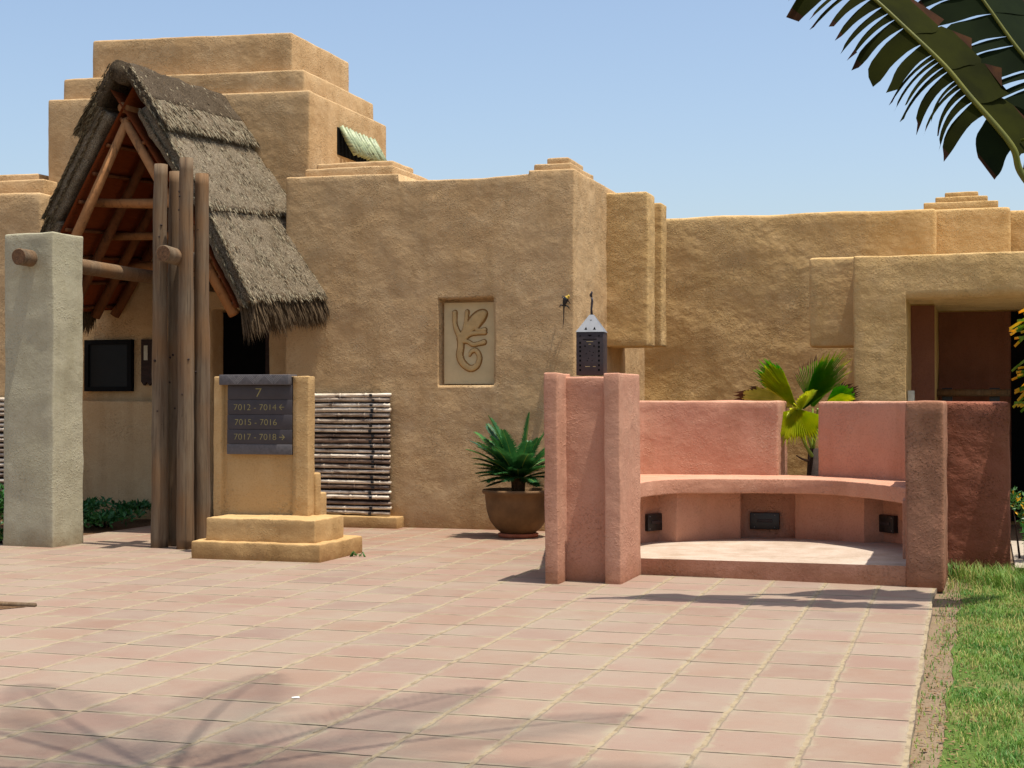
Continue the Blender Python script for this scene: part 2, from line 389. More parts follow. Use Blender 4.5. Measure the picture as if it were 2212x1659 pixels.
# narrow timber-edged pit let into the paving at the left
pit = thing('planting_pit', (-7.3, 9.4, 0), 'dark timber-edged soil gap let into the paving at the left', 'planting pit')
link('soil', [(-8.4, 8.9, .004), (-6.86, 9.24, .004), (-6.66, 9.58, .004), (-8.4, 9.42, .004)], [(0, 1, 2, 3)], soilm, pit, smooth=False)
tube('edging_board', logw, pit, [(-8.4, 9.5, .012), (-7.4, 9.56, .014), (-6.62, 9.62, .01)], [.022, .024, .02], n=8, wob=.2)

# ================================================================== BUILDING
B = thing('lodge_building', (-4.5, 17, 0), 'ochre stucco lodge building with stepped tower and flat parapet roofs', 'building')
def facade_def(x, y, z, fr, gx, gz):
    if fr and -6.162 < gx < -5.474 and 1.685 < gz < 2.706: y += .15
    if z > 3.9:
        if gx < -6.672: z += .085 - .012*(gx+8.14)
        elif gx > -5.05: z += .03
        else: z += -.02*math.sin((gx+6.67)/1.62*3.14) - .01
    return x, y, z
rbox('main_wall', ochre, B, ((-8.14, -4.508), (16.93, 21.2), (-.06, 4.14)), r=.024, res=(.06, .12, .06),
     ex=(-6.162, -5.474, -6.672, -5.05), ez=(1.685, 2.706), deform=facade_def, amp=.012)
tl = lambda x, z, s: z - (x+8.14)*.026*max(0, z/5.4)
def tower_def(x, y, z, fr, gx, gz):
    if fr and -9.485 < gx < -8.69 and gz < 2.66: y += 2.2
    return x, y, tl(x, z, 0)
def tower_side(x, y, z, fr, gx, gz): return tower_def(x, y, z, fr, gx, gz)
rbox('tower', ochre, B, ((-11.95, -8.135), (17.6, 20.2), (-.06, 5.42)), r=.03, res=(.09, .12, .09),
     ex=(-9.485, -8.69), ez=(2.66,), deform=tower_def, amp=.008)
rbox('tower_tier', ochre, B, ((-11.8, -8.27), (17.72, 20.05), (5.3, 5.71)), r=.03, res=.1, deform=lambda x, y, z, f, a, b: (x, y, tl(x, z, 0)), amp=.014)
rbox('tower_tier', ochre, B, ((-11.48, -8.53), (17.92, 19.77), (5.6, 6.25)), r=.032, res=.1, deform=lambda x, y, z, f, a, b: (x, y, tl(x, z, 0)), amp=.014)
# window in the sunlit flank of the tower, behind a reed awning
wf = link('window', *bar(((-8.16, -8.128), (18.46, 19.66), (4.74, 5.10))), voidm, B, smooth=False)
awn = []
for i in range(10):
    y = 18.56 + i*.118; q_ = random.uniform(-.015, .015)
    awn.append(tubedata([(-8.11+q_, y-.02, 5.12), (-8.02+q_, y+.03, 4.93), (-7.93+q_, y+.07, 4.75+.03*random.random())], [.034, .044, .040], n=8, wob=.25, seed=i))
V, F = merge(awn); link('reed_shutter', V, F, reedm, wf)
# left wing
rbox('wing_wall', ochre, B, ((-16, -11.6), (16.95, 21), (-.06, 4.19)), r=.04, res=.12, amp=.014)
rbox('roof_step', ochre, B, ((-15.5, -11.8), (17.3, 20), (4.1, 4.42)), r=.03, res=.15)
rbox('roof_step', ochre, B, ((-15.0, -12.1), (17.6, 19.7), (4.35, 4.55)), r=.03, res=.15)
# low dado under the porch window with a ledge on top
rbox('dado', ochre, B, ((-11.7, -9.56), (17.38, 17.7), (-.06, 1.5)), r=.02, res=.12)
# parapet steps over the door side and over the corner
rbox('roof_step', ochre, B, ((-7.96, -6.79), (17.08, 18.3), (4.1, 4.335)), r=.025, res=.1, amp=.01, nsc=3)
rbox('roof_step', ochre, B, ((-7.9, -6.88), (17.28, 18.0), (4.3, 4.43)), r=.025, res=.1, amp=.01, nsc=3)
rbox('roof_step', ochre, B, ((-5.02, -4.57), (17.02, 18.1), (4.1, 4.255)), r=.022, res=.1, amp=.01, nsc=3)
rbox('roof_step', ochre, B, ((-4.89, -4.62), (17.12, 17.8), (4.2, 4.335)), r=.022, res=.1, amp=.008, nsc=3)
# hollow-fronted buttress hung on the corner
def bu_def(x, y, z, fr, gx, gz):
    return x, y, z
rbox('buttress', ochre2, B, ((-4.6, -3.985), (18.5, 18.95), (2.17, 4.09)), r=.03, res=.08, amp=.012)
rbox('buttress', ochre2, B, ((-4.6, -4.05), (18.9, 19.12), (2.18, 4.0)), r=.02, res=.1)
rbox('buttress', ochre2, B, ((-4.6, -3.93), (19.1, 19.4), (2.19, 4.02)), r=.025, res=.08, amp=.01)
# rear wall with its rounded break and parapet pyramid
rbox('rear_wall', ochre2, B, ((-4.7, -.617), (20.7, 21.2), (-.06, 4.02)), r=.05, res=.1, amp=.02, nsc=1.2)
rbox('rear_wall', ochre2, B, ((-.75, .315), (21.0, 21.7), (-.06, 4.045)), r=.04, res=.1, amp=.012)
rbox('rear_wall', ochre2, B, ((.2, 9), (21.45, 22), (-.06, 4.05)), r=.05, res=.15, amp=.012)
for a0, a1, z0, z1, d in ((-.79, .16, 4.0, 4.14, 0), (-.64, .03, 4.1, 4.225, .12), (-.52, -.09, 4.2, 4.30, .24)):
    rbox('roof_step', ochre2, B, ((a0, a1), (21.05+d, 21.9-d), (z0, z1)), r=.018, res=.1, amp=.006, nsc=3)
# portal with deep recess
def po_def(x, y, z, fr, gx, gz):
    if fr and gx > -.845 and gx < 2.6 and gz < 2.64:
        y += 1.1 if gx < -.58 else 2.6
    return x, y, z
rbox('portal', ochre2, B, ((-1.42, 4.5), (17.5, 21), (-.06, 3.125)), r=.024, res=(.09, .2, .09), ex=(-.845, -.58, 2.6), ez=(2.64,), deform=po_def, amp=.012)
rbox('buttress', ochre2, B, ((-1.96, -1.3), (17.95, 18.5), (2.13, 3.16)), r=.035, res=.08, amp=.012)
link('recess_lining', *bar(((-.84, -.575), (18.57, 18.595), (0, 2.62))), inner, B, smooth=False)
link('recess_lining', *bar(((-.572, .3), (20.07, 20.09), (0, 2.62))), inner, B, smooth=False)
link('doorway', *bar(((.3, 2.59), (20.05, 20.08), (0, 2.62))), voidm, B, smooth=False)  # flat black panel painted as the dark interior
link('doorway', *bar(((-9.475, -8.70), (17.86, 17.90), (0, 2.65))), voidm, B, smooth=False)  # black sheet across the opening, paints the unlit room behind
link('door_jamb', *bar(((-8.84, -8.72), (17.80, 17.858), (0, 2.64))), darkwood, B, smooth=False)
# porch window and carved plaque
wn_ = link('window', *merge([bar(((-11.33, -11.27), (17.52, 17.60), (1.625, 2.30))), bar(((-10.69, -10.63), (17.52, 17.60), (1.625, 2.30))),
      bar(((-11.27, -10.69), (17.52, 17.60), (2.24, 2.30))), bar(((-11.27, -10.69), (17.52, 17.60), (1.625, 1.685)))]), framem, B, smooth=False)
link('pane', *bar(((-11.27, -10.69), (17.55, 17.585), (1.685, 2.24))), glassdk, wn_, smooth=False)
sc_ = link('paper_scrap', [(-3.36, 7.07, .002), (-3.325, 7.08, .006), (-3.31, 7.055, .003), (-3.35, 7.045, .002)], [(0, 1, 2, 3)], plain('white_scrap', (.8, .8, .78, 1)), None, smooth=False)
tag(sc_, 'tiny white scrap lying on the clay paving', 'litter')
# gecko relief in the niche
pn = link('relief_panel', *bar(((-6.13, -5.50), (17.045, 17.12), (1.70, 2.66))), reliefp, B, smooth=False)
gx_ = lambda px: -6.11 + (px-195)/780*.60
gz_ = lambda py: 2.655 - (py-260)/1260*.945
def stroke(pts, r0): return [(gx_(a), gz_(b_), c*r0*1.22) for a, b_, c in pts]
S = []
def cm(pts, n=6): return [tuple(v) for v in catmull([(a, b_, c) for a, b_, c in pts], n)]
S.append(stroke(cm([(345, 1400-1000+10, .9), (345, 560, .8), (375, 680, .9), (430, 800, 1.1), (440, 950, 1.2), (425, 1080, 1.25), (470, 1200, 1.2), (590, 1290, 1.1), (700, 1250, 1.0), (745, 1120, .9), (690, 1010, .8), (610, 1030, .7), (590, 1080, .5)]), .030))
S.append(stroke(cm([(545, 400, .9), (530, 540, .8), (500, 680, .9), (450, 790, 1)]), .026))
S.append(stroke(cm([(450, 820, 1.2), (560, 690, 1.3), (660, 570, 1.75), (740, 490, 1.7), (800, 440, 1.2), (835, 425, .6)]), .040))
S.append(stroke(cm([(770, 520, 1.0), (700, 660, .7), (700, 690, .6)]), .03))
S.append(stroke(cm([(700, 690, .7), (760, 690, .7), (830, 685, .9)]), .026))
S.append(stroke(cm([(470, 860, 1.0), (560, 770, 1.0), (650, 740, .9), (830, 730, .9)]), .026))
S.append(stroke(cm([(480, 860, 1.0), (560, 870, .8), (640, 915, .9), (740, 900, .9), (815, 880, 1.1)]), .026))
def hgt(x, z):
    m_ = -1
    for s in S:
        for (a, b_, r_), (c, d, r2) in zip(s, s[1:]):
            dx, dz = c-a, d-b_; L2 = dx*dx+dz*dz+1e-9; t = max(0, min(1, ((x-a)*dx+(z-b_)*dz)/L2))
            dd = math.hypot(x-a-dx*t, z-b_-dz*t); rr = r_+(r2-r_)*t; m_ = max(m_, 1-dd/rr)
    return m_
nxg, nzg = 110, 170; V = []; F = []; idx = {}; H_ = {}; rmi = []
for i in range(nxg+1):
    for k in range(nzg+1):
        x = -6.12+.61*i/nxg; z = 1.71+.94*k/nzg; h = hgt(x, z); H_[i, k] = h
for i in range(nxg):
    for k in range(nzg):
        q = [(i, k), (i+1, k), (i+1, k+1), (i, k+1)]
        if max(H_[a] for a in q) <= -.12: continue
        ff = []
        for a in q:
            if a not in idx:
                idx[a] = len(V); h = H_[a]; t = max(0, min(1, (h+.1)/.75)); y = 17.047-.034*math.sin(t*math.pi/2)
                V.append((-6.12+.61*a[0]/nxg, y, 1.71+.94*a[1]/nzg))
            ff.append(idx[a])
        F.append(ff); rmi.append(1 if sum(H_[a] for a in q)/4 < .22 else 0)
reliefd = plain('aged_cream_plaster', lin(196, 164, 112), .9, .1, sc=12, var=.1, bump=.002)
gk = link('gecko_relief', V, F, [reliefd, plain('brown_washed_plaster', lin(150, 112, 66), .9, .1, sc=12)], pn, rmi)
# plinth ledge under the bamboo screen
rbox('plinth', sand, B, ((-8.1, -6.6), (16.72, 17.0), (-.05, .135)), r=.015, res=.1, amp=.004)

# carved wooden plaque, with small pale pane
pl = thing('wall_plaque', (-10.4, 17.55, 1.7), 'dark carved wooden plaque with zigzag foot on the porch wall', 'plaque')
V = []; zz = [(-10.5, 1.75), (-10.46, 1.70), (-10.42, 1.75), (-10.38, 1.70), (-10.34, 1.75), (-10.34, 2.30), (-10.5, 2.30)]
V = [(x, 17.55, z) for x, z in zz] + [(x, 17.6, z) for x, z in zz]
link('board', V, [tuple(range(7))] + [(i, (i+1) % 7, (i+1) % 7+7, i+7) for i in range(7)], darkwood, pl, smooth=False)
link('pale_inlay', *bar(((-10.455, -10.40), (17.54, 17.549), (2.03, 2.22))), plain('bone_inlay', lin(190, 184, 160)), pl, smooth=False)

# meter box and timber rail in the portal
mb = thing('meter_box', (-.8, 17.6, 0), 'small pale grey meter box just inside the portal edge', 'meter box')
rbox('casing', plain('cream_enamel', lin(190, 186, 166), .5, .4), mb, ((-.838, -.765), (17.6, 17.75), (.9, 1.615)), r=.006, res=.3, amp=0, amp2=0)
link('post', *bar(((-.82, -.785), (17.64, 17.70), (0, .9))), greym, mb, smooth=False)
rl = thing('timber_rail', (-.2, 19.7, 0), 'dark timber rail standing at the back of the portal recess', 'rail')
tube('rail', logw, rl, [(-.62, 19.6, 1.60), (-.2, 19.6, 1.60), (.28, 19.6, 1.60)], .045, n=10)
for x in (-.46, .1): link('leg', *bar(((x-.06, x+.06), (19.66, 19.78), (0, 1.66))), black, rl, smooth=False)

# ================================================================== BAMBOO SCREENS
def screen(x0, x1, y, z0, z1, n, label, seed):
    rnd = random.Random(seed)
    t = thing('bamboo_screen', ((x0+x1)/2, y, z0), label, 'bamboo screen', 'bamboo screens against the facade')
    p = (z1-z0)/n
    for i in range(n):
        z = z0+p*(i+.5)+rnd.uniform(-.004, .004); a = x0+rnd.uniform(-.02, .02); b_ = x1+rnd.uniform(-.022, .006)
        pts = []; rad = []; r0 = p*rnd.uniform(.33, .46); s = rnd.uniform(.2, .35); nd = a+rnd.uniform(0, .3)
        xs = sorted(set([a, b_]+[a+(b_-a)*k/14 for k in range(15)])); nodes = [nd+k*.33 for k in range(6)]
        for q in nodes:
            if a+.03 < q < b_-.03: xs += [q-.012, q, q+.012]
        xs = sorted(xs); dz = rnd.uniform(-.012, .012); bend = rnd.uniform(-.008, .008)
        for x in xs:
            f = (x-a)/(b_-a); pts.append((x, y+rnd.uniform(-.002, .002), z+dz*(f-.5)+bend*math.sin(f*3.1)))
            rad.append(r0*(1.16 if any(abs(x-q) < 1e-6 for q in nodes) else (1-.12*f)))
        tube('bamboo_rod', bam[rnd.choice((0, 0, 0, 1, 1, 2))], t, pts, rad, n=10)
    for x in (x1-.24, x0+.25):
        for i in range(n):
            if rnd.random() < .12: continue
            xo = x+rnd.uniform(-.022, .022); link('strap', *bar(((xo-.017, xo+.017), (y-p*.52, y-p*.30), (z0+p*(i+rnd.uniform(.15, .3)), z0+p*(i+rnd.uniform(.66, .82))))), black, t, smooth=False)
    link('gap_shade_panel', *bar(((x0+.03, x1-.03), (y+.034, y+.05), (z0+.01, z1-.01))), darkwood, t, smooth=False)  # added dark panel, paints the gaps between rods as black shade
    return t
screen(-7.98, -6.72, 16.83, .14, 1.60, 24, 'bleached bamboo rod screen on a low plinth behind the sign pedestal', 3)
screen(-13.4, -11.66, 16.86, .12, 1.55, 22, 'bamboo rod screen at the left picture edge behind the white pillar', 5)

# ================================================================== THATCHED PORCH
P = thing('thatched_porch', (-9.4, 15.2, 0), 'steep grey thatched porch roof over the entrance door', 'porch roof')
FR = [(0, -9.38, 5.22), (.27, -8.90, 4.55), (.62, -8.26, 3.60), (1, -7.72, 2.60)]
RR = [(0, -9.48, 5.33), (.27, -9.00, 4.72), (.62, -8.28, 3.78), (1, -7.55, 2.80)]
def prof(tab, c):
    for (a, x, z), (b_, x2, z2) in zip(tab, tab[1:]):
        if c <= b_+1e-9 or b_ == 1:
            f = (c-a)/(b_-a); return x+(x2-x)*f, z+(z2-z)*f
MX = -9.4
def slope_pt(side, v, c, d):
    """v 0..1 front to rear, c 0..1 ridge to eave, d depth below the outer surface (m)"""
    xf, zf = prof(FR, c); xr, zr = prof(RR, c)
    x = xf+(xr-xf)*v; z = zf+(zr-zf)*v
    x -= .87*d; z -= .49*d
    if side < 0:
        x = 2*(MX-.10*v)-x+.07+.26*c; z -= .03*c
    y = 15.2+2.42*v
    return x, y, z
NS = {1: Vector((.87, 0, .49)), -1: Vector((-.87, 0, .49))}
def strands(n, side, c0, c1, v0, v1, L, lift, d=0, w_=.006, rnd=None, splay=.25, down=0):
    V = []; F = []; mi = []
    for i in range(n):
        v = rnd.uniform(v0, v1); c = rnd.uniform(c0, c1); p = Vector(slope_pt(side, v, c, d+rnd.uniform(-.005, .02)))
        q = Vector(slope_pt(side, v, min(1.3, c+.05), d)); dr = (q-p).normalized()
        dr = (dr + Vector((0, rnd.uniform(-splay, splay), -down)) + NS[side]*rnd.uniform(0, lift)).normalized()
        l = L*rnd.uniform(.5, 1.2); s = dr.cross(NS[side]+Vector((rnd.uniform(-1, 1), rnd.uniform(-1, 1), 0))*.6).normalized()*w_*rnd.uniform(.5, 1.2)
        m_ = p+dr*l*.6; e = p+dr*l+Vector((0, 0, -.12*l)); o = len(V)
        V += [p-s, p+s, m_+s*.8, m_-s*.8, e]; F += [(o, o+1, o+2, o+3), (o+3, o+2, o+4)]; mi += [1 if rnd.random() < .62 else 2]*2
        mi[-1] = mi[-2]
    return V, F, mi
def thatch_layer(name, side, c0, c1, thick, mat, up, parent, v0=0., v1=1., seed=1, nstr=1500, L=.09, fr=500, frL=.16):
    rnd = random.Random(seed)
    cs = 3.1  # slope length in m
    V, F = rboxdata(((0, (v1-v0)*2.42), (0, thick), (0, (c1-c0)*cs)), r=min(.06, thick*.4), res=(.05, .05, .04),
        mapf=lambda a, b_, c: slope_pt(side, v0+a/2.42, c0+c/cs, b_-up), amp=.018, nsc=4, amp2=.008)
    mi = [0]*len(F)
    for (n, a, b_, l, li, sp, dn, dd) in ((nstr, c0, c1-.02, L, .22, .3, 0, -up), (fr, c1-.035, c1, frL, .25, .35, .15, -up), (fr, c1-.02, c1, frL*.8, .2, .35, .3, -up+thick*.4), ):
        v, f, m_ = strands(n, side, a, b_, v0, v1, l, li, dd, .006, rnd, sp, dn)
        o = len(V); V += v; F += [tuple(i+o for i in q) for q in f]; mi += m_
    # ragged gable edge
    v, f, m_ = strands(int(nstr*.35), side, c0, c1, v0-.012, v0+.012, L, .3, -up, .006, rnd, .5, .1)
    o = len(V); V += v; F += [tuple(i+o for i in q) for q in f]; mi += m_
    v, f, m_ = strands(int(nstr*.35), side, c0, c1, v0-.012, v0+.01, L*.8, .2, -up+thick*.5, .006, rnd, .6, .1)
    o = len(V); V += v; F += [tuple(i+o for i in q) for q in f]; mi += m_
    return link(name, V, F, [mat, strawm, strawd], parent, mi)
for side in (1, -1):
    th = thatch_layer('thatch_slope', side, .60, 1.0, .20, thatch, .02, P, seed=11+side, nstr=6500, L=.055, fr=700, frL=.06)
    thatch_layer('thatch_course', side, .16, .615, .20, thatch, .075, th, v0=.0, seed=21+side, nstr=6500, L=.055, fr=700, frL=.06)
    thatch_layer('ridge_cap', side, -.012, .16, .14, thatchcap, .175, th, v0=-.015, seed=31+side, nstr=400, L=.04, fr=80, frL=.04)
    thatch_layer('ridge_fringe', side, .14, .275, .12, thatch, .16, th, v0=-.012, seed=41+side, nstr=2600, L=.11, fr=1100, frL=.09)
    # hanging fringe below the eave
    rnd = random.Random(50+side); V = []; F = []; mi = []
    for i in range(4200):
        v = rnd.uniform(.02, .8); p = Vector(slope_pt(side, v, .992+rnd.uniform(-.02, .015), .02+rnd.uniform(0, .17)))
        dr = Vector((side*rnd.uniform(-.05, .35), rnd.uniform(-.25, .2), -1)).normalized(); l = rnd.uniform(.14, .40)*(.85+.5*noise.noise(Vector((v*9, side, 0))))
        s = dr.cross(Vector((rnd.uniform(-1, 1), -1, 0))).normalized()*.006; e = p+dr*l; o = len(V); m_ = p+dr*l*.5+Vector((side*.02, 0, 0))
        V += [p-s, p+s, m_+s*.9, m_-s*.9, e+Vector((side*.04, 0, 0))]; F += [(o, o+1, o+2, o+3), (o+3, o+2, o+4)]; mi += [rnd.random() < .6 and 0 or 1]*2; mi[-1] = mi[-2]
    link('eave_fringe', V, F, [strawm, strawd], th, mi)
    # inner lining of reeds and the battens
    V = []; F = []
    for i in range(21):
        for k in range(25):
            V.append(slope_pt(side, .0+i/20*1.0, .02+k/24*.97, .205))
    for i in range(20):
        for k in range(24): F.append((i*25+k, i*25+k+1, (i+1)*25+k+1, (i+1)*25+k))
    link('reed_lining', V, F, thatchin, P, smooth=False)
    for k in range(8):
        c = .16+k*.115
        tube('batten', battenm, P, [slope_pt(side, v, c, .235) for v in (.02, .35, .7, .98)], .022, n=7, wob=.1)
    for v in (.035, .36, .68, .93):
        a = slope_pt(side, v, .15, .30); b_ = slope_pt(side, v, 1.0, .30); a = (a[0]+side*.01, a[1], a[2])
        m_ = tuple((p+q)/2 for p, q in zip(a, b_))
        tube('rafter', pole if v < .1 else battenm, P, [a, (m_[0], m_[1]+.01, m_[2]), b_], [.05, .058, .062], n=10, wob=.12)  # inner rafters take the darker pole colour, painting the shade under the roof
rb_ = tubedata([(-9.35+.0-.10*t, 15.16+2.46*t, 5.22+.11*t) for t in [i/16 for i in range(17)]], .135, n=16, wob=.25)
link('ridge_roll', *rb_, thatchcap, P)
tube('ridge_pole', pole, P, [(-9.38, 15.26, 4.84), (-9.42, 16.4, 4.89), (-9.46, 17.6, 4.94)], .06, n=10)
tube('tie_beam', pole, P, [(-10.25, 15.62, 3.84), (-9.7, 15.6, 3.80), (-9.2, 15.6, 3.78), (-8.5, 15.62, 3.8)], [.05, .052, .06, .055], n=10, wob=.15)
tube('tie_beam', pole, P, [(-11.0, 17.2, 3.22), (-10, 17.2, 3.20), (-8.2, 17.2, 3.22)], .075, n=10, wob=.15)
tube('tie_beam', pole, P, [(-10.4, 16.4, 3.52), (-9.6, 16.4, 3.50), (-8.4, 16.4, 3.52)], .05, n=10, wob=.15)
for x, y, xb, yb in ((-9.40, 13.35, -9.42, 17.6), (-7.83, 13.5, -7.9, 14.35)):
    tube('carrying_log', logw, P, [(x, y, 2.97), ((x+xb)/2, (y+yb)/2, 2.96), (xb, yb, 2.97)], [.085, .083, .08], n=18, wob=.06)
    link('log_end', *tubedata([(x, y-.006, 2.97), (x, y+.001, 2.97)], .078, n=18), wood('log_end_grain', lin(120, 88, 60), lin(80, 56, 38), lin(100, 74, 52), (20, 20, 20), knots=False), P, smooth=False)
for i, (x, y, r0, h) in enumerate(((-8.095, 13.90, .078, 3.93), (-8.03, 14.10, .080, 3.88), (-7.765, 13.84, .080, 3.97), (-7.685, 14.02, .078, 3.83))):
    rnd = random.Random(i+60); pts = []; rad = []
    for k in range(34):
        f = k/33; z = -.02+f*(h+.02)
        pts.append((x+.018*noise.noise(Vector((z*.8, i*5, 0))), y+.018*noise.noise(Vector((z*.8, i*5, 9))), z))
        rad.append(r0*(1.13-.26*f)*(1+.10*max(0, noise.noise(Vector((z*3.1, i*7, 3))))))
    lp = tube('log_post', logw, P, pts, rad, n=20, wob=.07, seed=i*3)
    kn = []
    for q in range(6):
        z = rnd.uniform(.4, h-.3); a = rnd.uniform(-2.6, -.5)
        tube('knot', darkwood, lp, [(x+math.cos(a)*r0*.80, y+math.sin(a)*r0*.80, z), (x+math.cos(a)*r0*1.04, y+math.sin(a)*r0*1.04, z+.004)], [.016, .009], n=8)

# white pillar carrying the left log
wp = thing('stucco_pillar', (-9.4, 13.8, 0), 'tall square whitewashed stucco pillar with a log end poking out near its top', 'pillar')
def wpm(x, y, z):
    c, s = math.cos(R(-3.5)), math.sin(R(-3.5)); t = 1.02-.02*z/3.2; dx, dy = (x+9.4)*t, (y-13.8)*t
    return -9.41+dx*c-dy*s, 13.80+dx*s+dy*c, z + (.02*(x+9.4) if z > 3 else 0)
rbox('shaft', grey, wp, ((-9.71, -9.095), (13.56, 14.06), (-.05, 3.235)), r=.02, res=.06, mapf=wpm, amp=.012, nsc=2)

# ================================================================== SIGN PEDESTAL
D = thing('sign_pedestal', (-6.7, 13.5, 0), 'sand coloured stepped stucco pedestal holding the dark number 7 direction board', 'sign')
rbox('base_step', sand, D, ((-7.235, -5.90), (13.0, 14.02), (-.02, .168)), r=.016, res=.04, amp=.006, nsc=3, amp2=.006)
rbox('base_step', sand, D, ((-7.13, -5.995), (13.1, 13.78), (.13, .385)), r=.016, res=.04, amp=.006, nsc=3, amp2=.006)
def pd_def(x, y, z, fr, gx, gz):
    if fr and -7.19 < gx < -6.43: y += .05
    return x, y, z
rbox('body', sand, D, ((-7.285, -6.262), (13.53, 13.69), (.36, 1.738)), r=.012, res=.05, ex=(-7.19, -6.43), deform=pd_def, amp=.006, nsc=3)
rbox('back_step', sand, D, ((-7.2, -6.235), (13.66, 13.78), (.36, .80)), r=.02, res=.06, amp=.005)
rbox('back_step', sand, D, ((-7.2, -6.25), (13.70, 13.95), (.14, .60)), r=.02, res=.06, amp=.005)
sx = lambda x: -7.128+(x-225)*.000598
sz = lambda y: 1.655-(y-300)*.00054
SB = link('sign_board', *bar(((-7.125, -6.435), (13.553, 13.60), (.98, 1.70))), signm, D, smooth=False)
rows = [(300, 565), (568, 835), (838, 1103), (1107, 1368), (1372, 1555)]
for i, (a, b_) in enumerate(rows):
    rbox('plank', signl if i == 4 else signm, SB, ((-7.128, -6.432), (13.528-.0035*i, 13.56), (sz(b_), sz(a))), r=.003, res=.2, amp=.0008, amp2=0)
rbox('cap_plank', signl, SB, ((-7.19, -6.44), (13.465, 13.66), (1.656, 1.756)), r=.006, res=.1, amp=.001, amp2=0)
V = []; F = []
def groove(V, F, x0, z0, x1, z1, y, w_=.0022):
    d = Vector((x1-x0, 0, z1-z0)).normalized(); s = Vector((-d.z, 0, d.x))*w_; a = Vector((x0, y, z0)); b_ = Vector((x1, y, z1)); o = len(V)
    V += [a-s, a+s, b_+s, b_-s]; F.append((o, o+1, o+2, o+3))
for i in range(3):       # chevrons cut in the cap and the foot plank
    for q in range(4):
        for y, z0, z1, x00 in ((13.4638, 1.667, 1.747, -7.10),):
            xc = x00+i*.2+.1
            groove(V, F, xc-.075+q*.02-.02, z1, xc-.01+q*.005, z0+q*.012, y); groove(V, F, xc+.075-q*.02+.02, z1, xc+.01-q*.005, z0+q*.012, y)
link('chevron_grooves', V, F, plain('pale_groove', (.22, .21, .2, 1)), SB, smooth=False)
def text(s, x0, x1, zb, h, y):
    cu = bpy.data.curves.new('txt', 'FONT'); cu.body = s; cu.size = 1; cu.offset = -.012; cu.extrude = 0
    to = bpy.data.objects.new('txt', cu); COL.objects.link(to); bpy.context.view_layer.update()
    me = bpy.data.meshes.new_from_object(to); bpy.data.objects.remove(to)
    xs = [v.co.x for v in me.vertices]; ys = [v.co.y for v in me.vertices]
    a, b_, c, d = min(xs), max(xs), min(ys), max(ys)
    V = [(x0+(v.co.x-a)/(b_-a)*(x1-x0), y, zb+(v.co.y-c)/(d-c)*h) for v in me.vertices]; F = [tuple(p.vertices) for p in me.polygons]
    bpy.data.meshes.remove(me); return link('lettering', V, F, letter, SB, smooth=False)
text('7', sx(735), sx(845), sz(515), .084, 13.5265)
text('7012 - 7014', sx(345), sx(1110), sz(755), .058, 13.523)
text('7015 - 7016', sx(365), sx(1120), sz(1025), .058, 13.5195)
text('7017 - 7018', sx(355), sx(1115), sz(1290), .058, 13.516)
def arrow(xa, xb, yc, y):
    V = []; F = []; z = sz(yc); groove(V, F, sx(xa), z, sx(xb), z, y, .0032)
    s = -1 if xb < xa else 1; tip = sx(xb)
    groove(V, F, tip, z, tip-s*.026, z+.026, y-.0003, .0032); groove(V, F, tip, z, tip-s*.026, z-.026, y-.0006, .0032)
    link('arrow', V, F, letter, SB, smooth=False)
arrow(1250, 1165, 700, 13.523); arrow(1170, 1262, 1240, 13.516)

# ================================================================== PINK BENCH
K = thing('garden_bench', (-1.8, 14, 0), 'curved salmon pink stucco seat with high split back and fluted end pillar', 'bench')
# left pillar: core with two fins in front of it
rbox('pillar', pink, K, ((-3.45, -2.89), (12.33, 13.0), (-.02, 1.705)), r=.02, res=.05, amp=.008, nsc=3)
rbox('pillar_fin', pink, K, ((-3.46, -3.345), (12.06, 12.5), (-.02, 1.73)), r=.013, res=.05, amp=.006, nsc=3, mapf=lambda x, y, z: (x-.006*z, y, z))
rbox('pillar_fin', pink, K, ((-3.01, -2.875), (12.20, 12.97), (-.02, 1.73)), r=.013, res=.05, amp=.006, nsc=3, mapf=lambda x, y, z: (x-.006*z+.02, y, z))
# plan curves (x, y)
UW = catmull([(-3.35, 13.1), (-3.09, 13.9), (-2.85, 14.57), (-2.33, 15.05), (-1.78, 15.11), (-1.10, 14.77), (-.74, 14.2), (-.68, 13.3)], 8)
SF = catmull([(-2.99, 13.3), (-3.03, 13.72), (-2.88, 14.36), (-2.34, 14.70), (-1.55, 14.74), (-1.05, 14.27), (-.64, 13.55)], 8)
BK = catmull([(-3.62, 14.6), (-3.42, 15.22), (-2.6, 15.44), (-1.9, 15.46), (-1.594, 15.41), (-1.1, 15.08), (-.66, 14.68)], 8)
def along(C, t):
    n = len(C)-1; s = min(max(t, 0), 1)*n; i = min(int(s), n-1); f = s-i; p = C[i].lerp(C[i+1], f)
    d = (C[min(i+1, n)]-C[i]).normalized(); return p, Vector((-d[1], d[0]))
def path_map(C, L):
    def f(x, y, z):
        p, nrm = along([Vector((c[0], c[1])) for c in C], x/L); return p[0]+nrm[0]*y, p[1]+nrm[1]*y, z
    return f
def t_at(C, x):
    for i in range(len(C)-1):
        if C[i][0] <= x <= C[i+1][0]: return (i+(x-C[i][0])/(C[i+1][0]-C[i][0]))/(len(C)-1)
    return 1
LU = 3.6
def bays(x, y, z, fr, gx, gz):
    px = along([Vector((c[0], c[1])) for c in UW], gx/LU)[0][0]
    if fr:
        sp = .03*(z-.4)
        inb = not ((-2.86 < px < -2.31) or (-1.79 < px < -1.10))
        if inb: y += .22
    return x, y, z
bx_ = []
for q in range(1440):
    a_, b__ = [along([Vector((c[0], c[1])) for c in UW], (q+k_)/1440)[0][0] for k_ in (0, 1)]
    bx_ += [LU*(q+.5)/1440 for e in (-2.86, -2.31, -1.79, -1.10) if a_ < e <= b__]
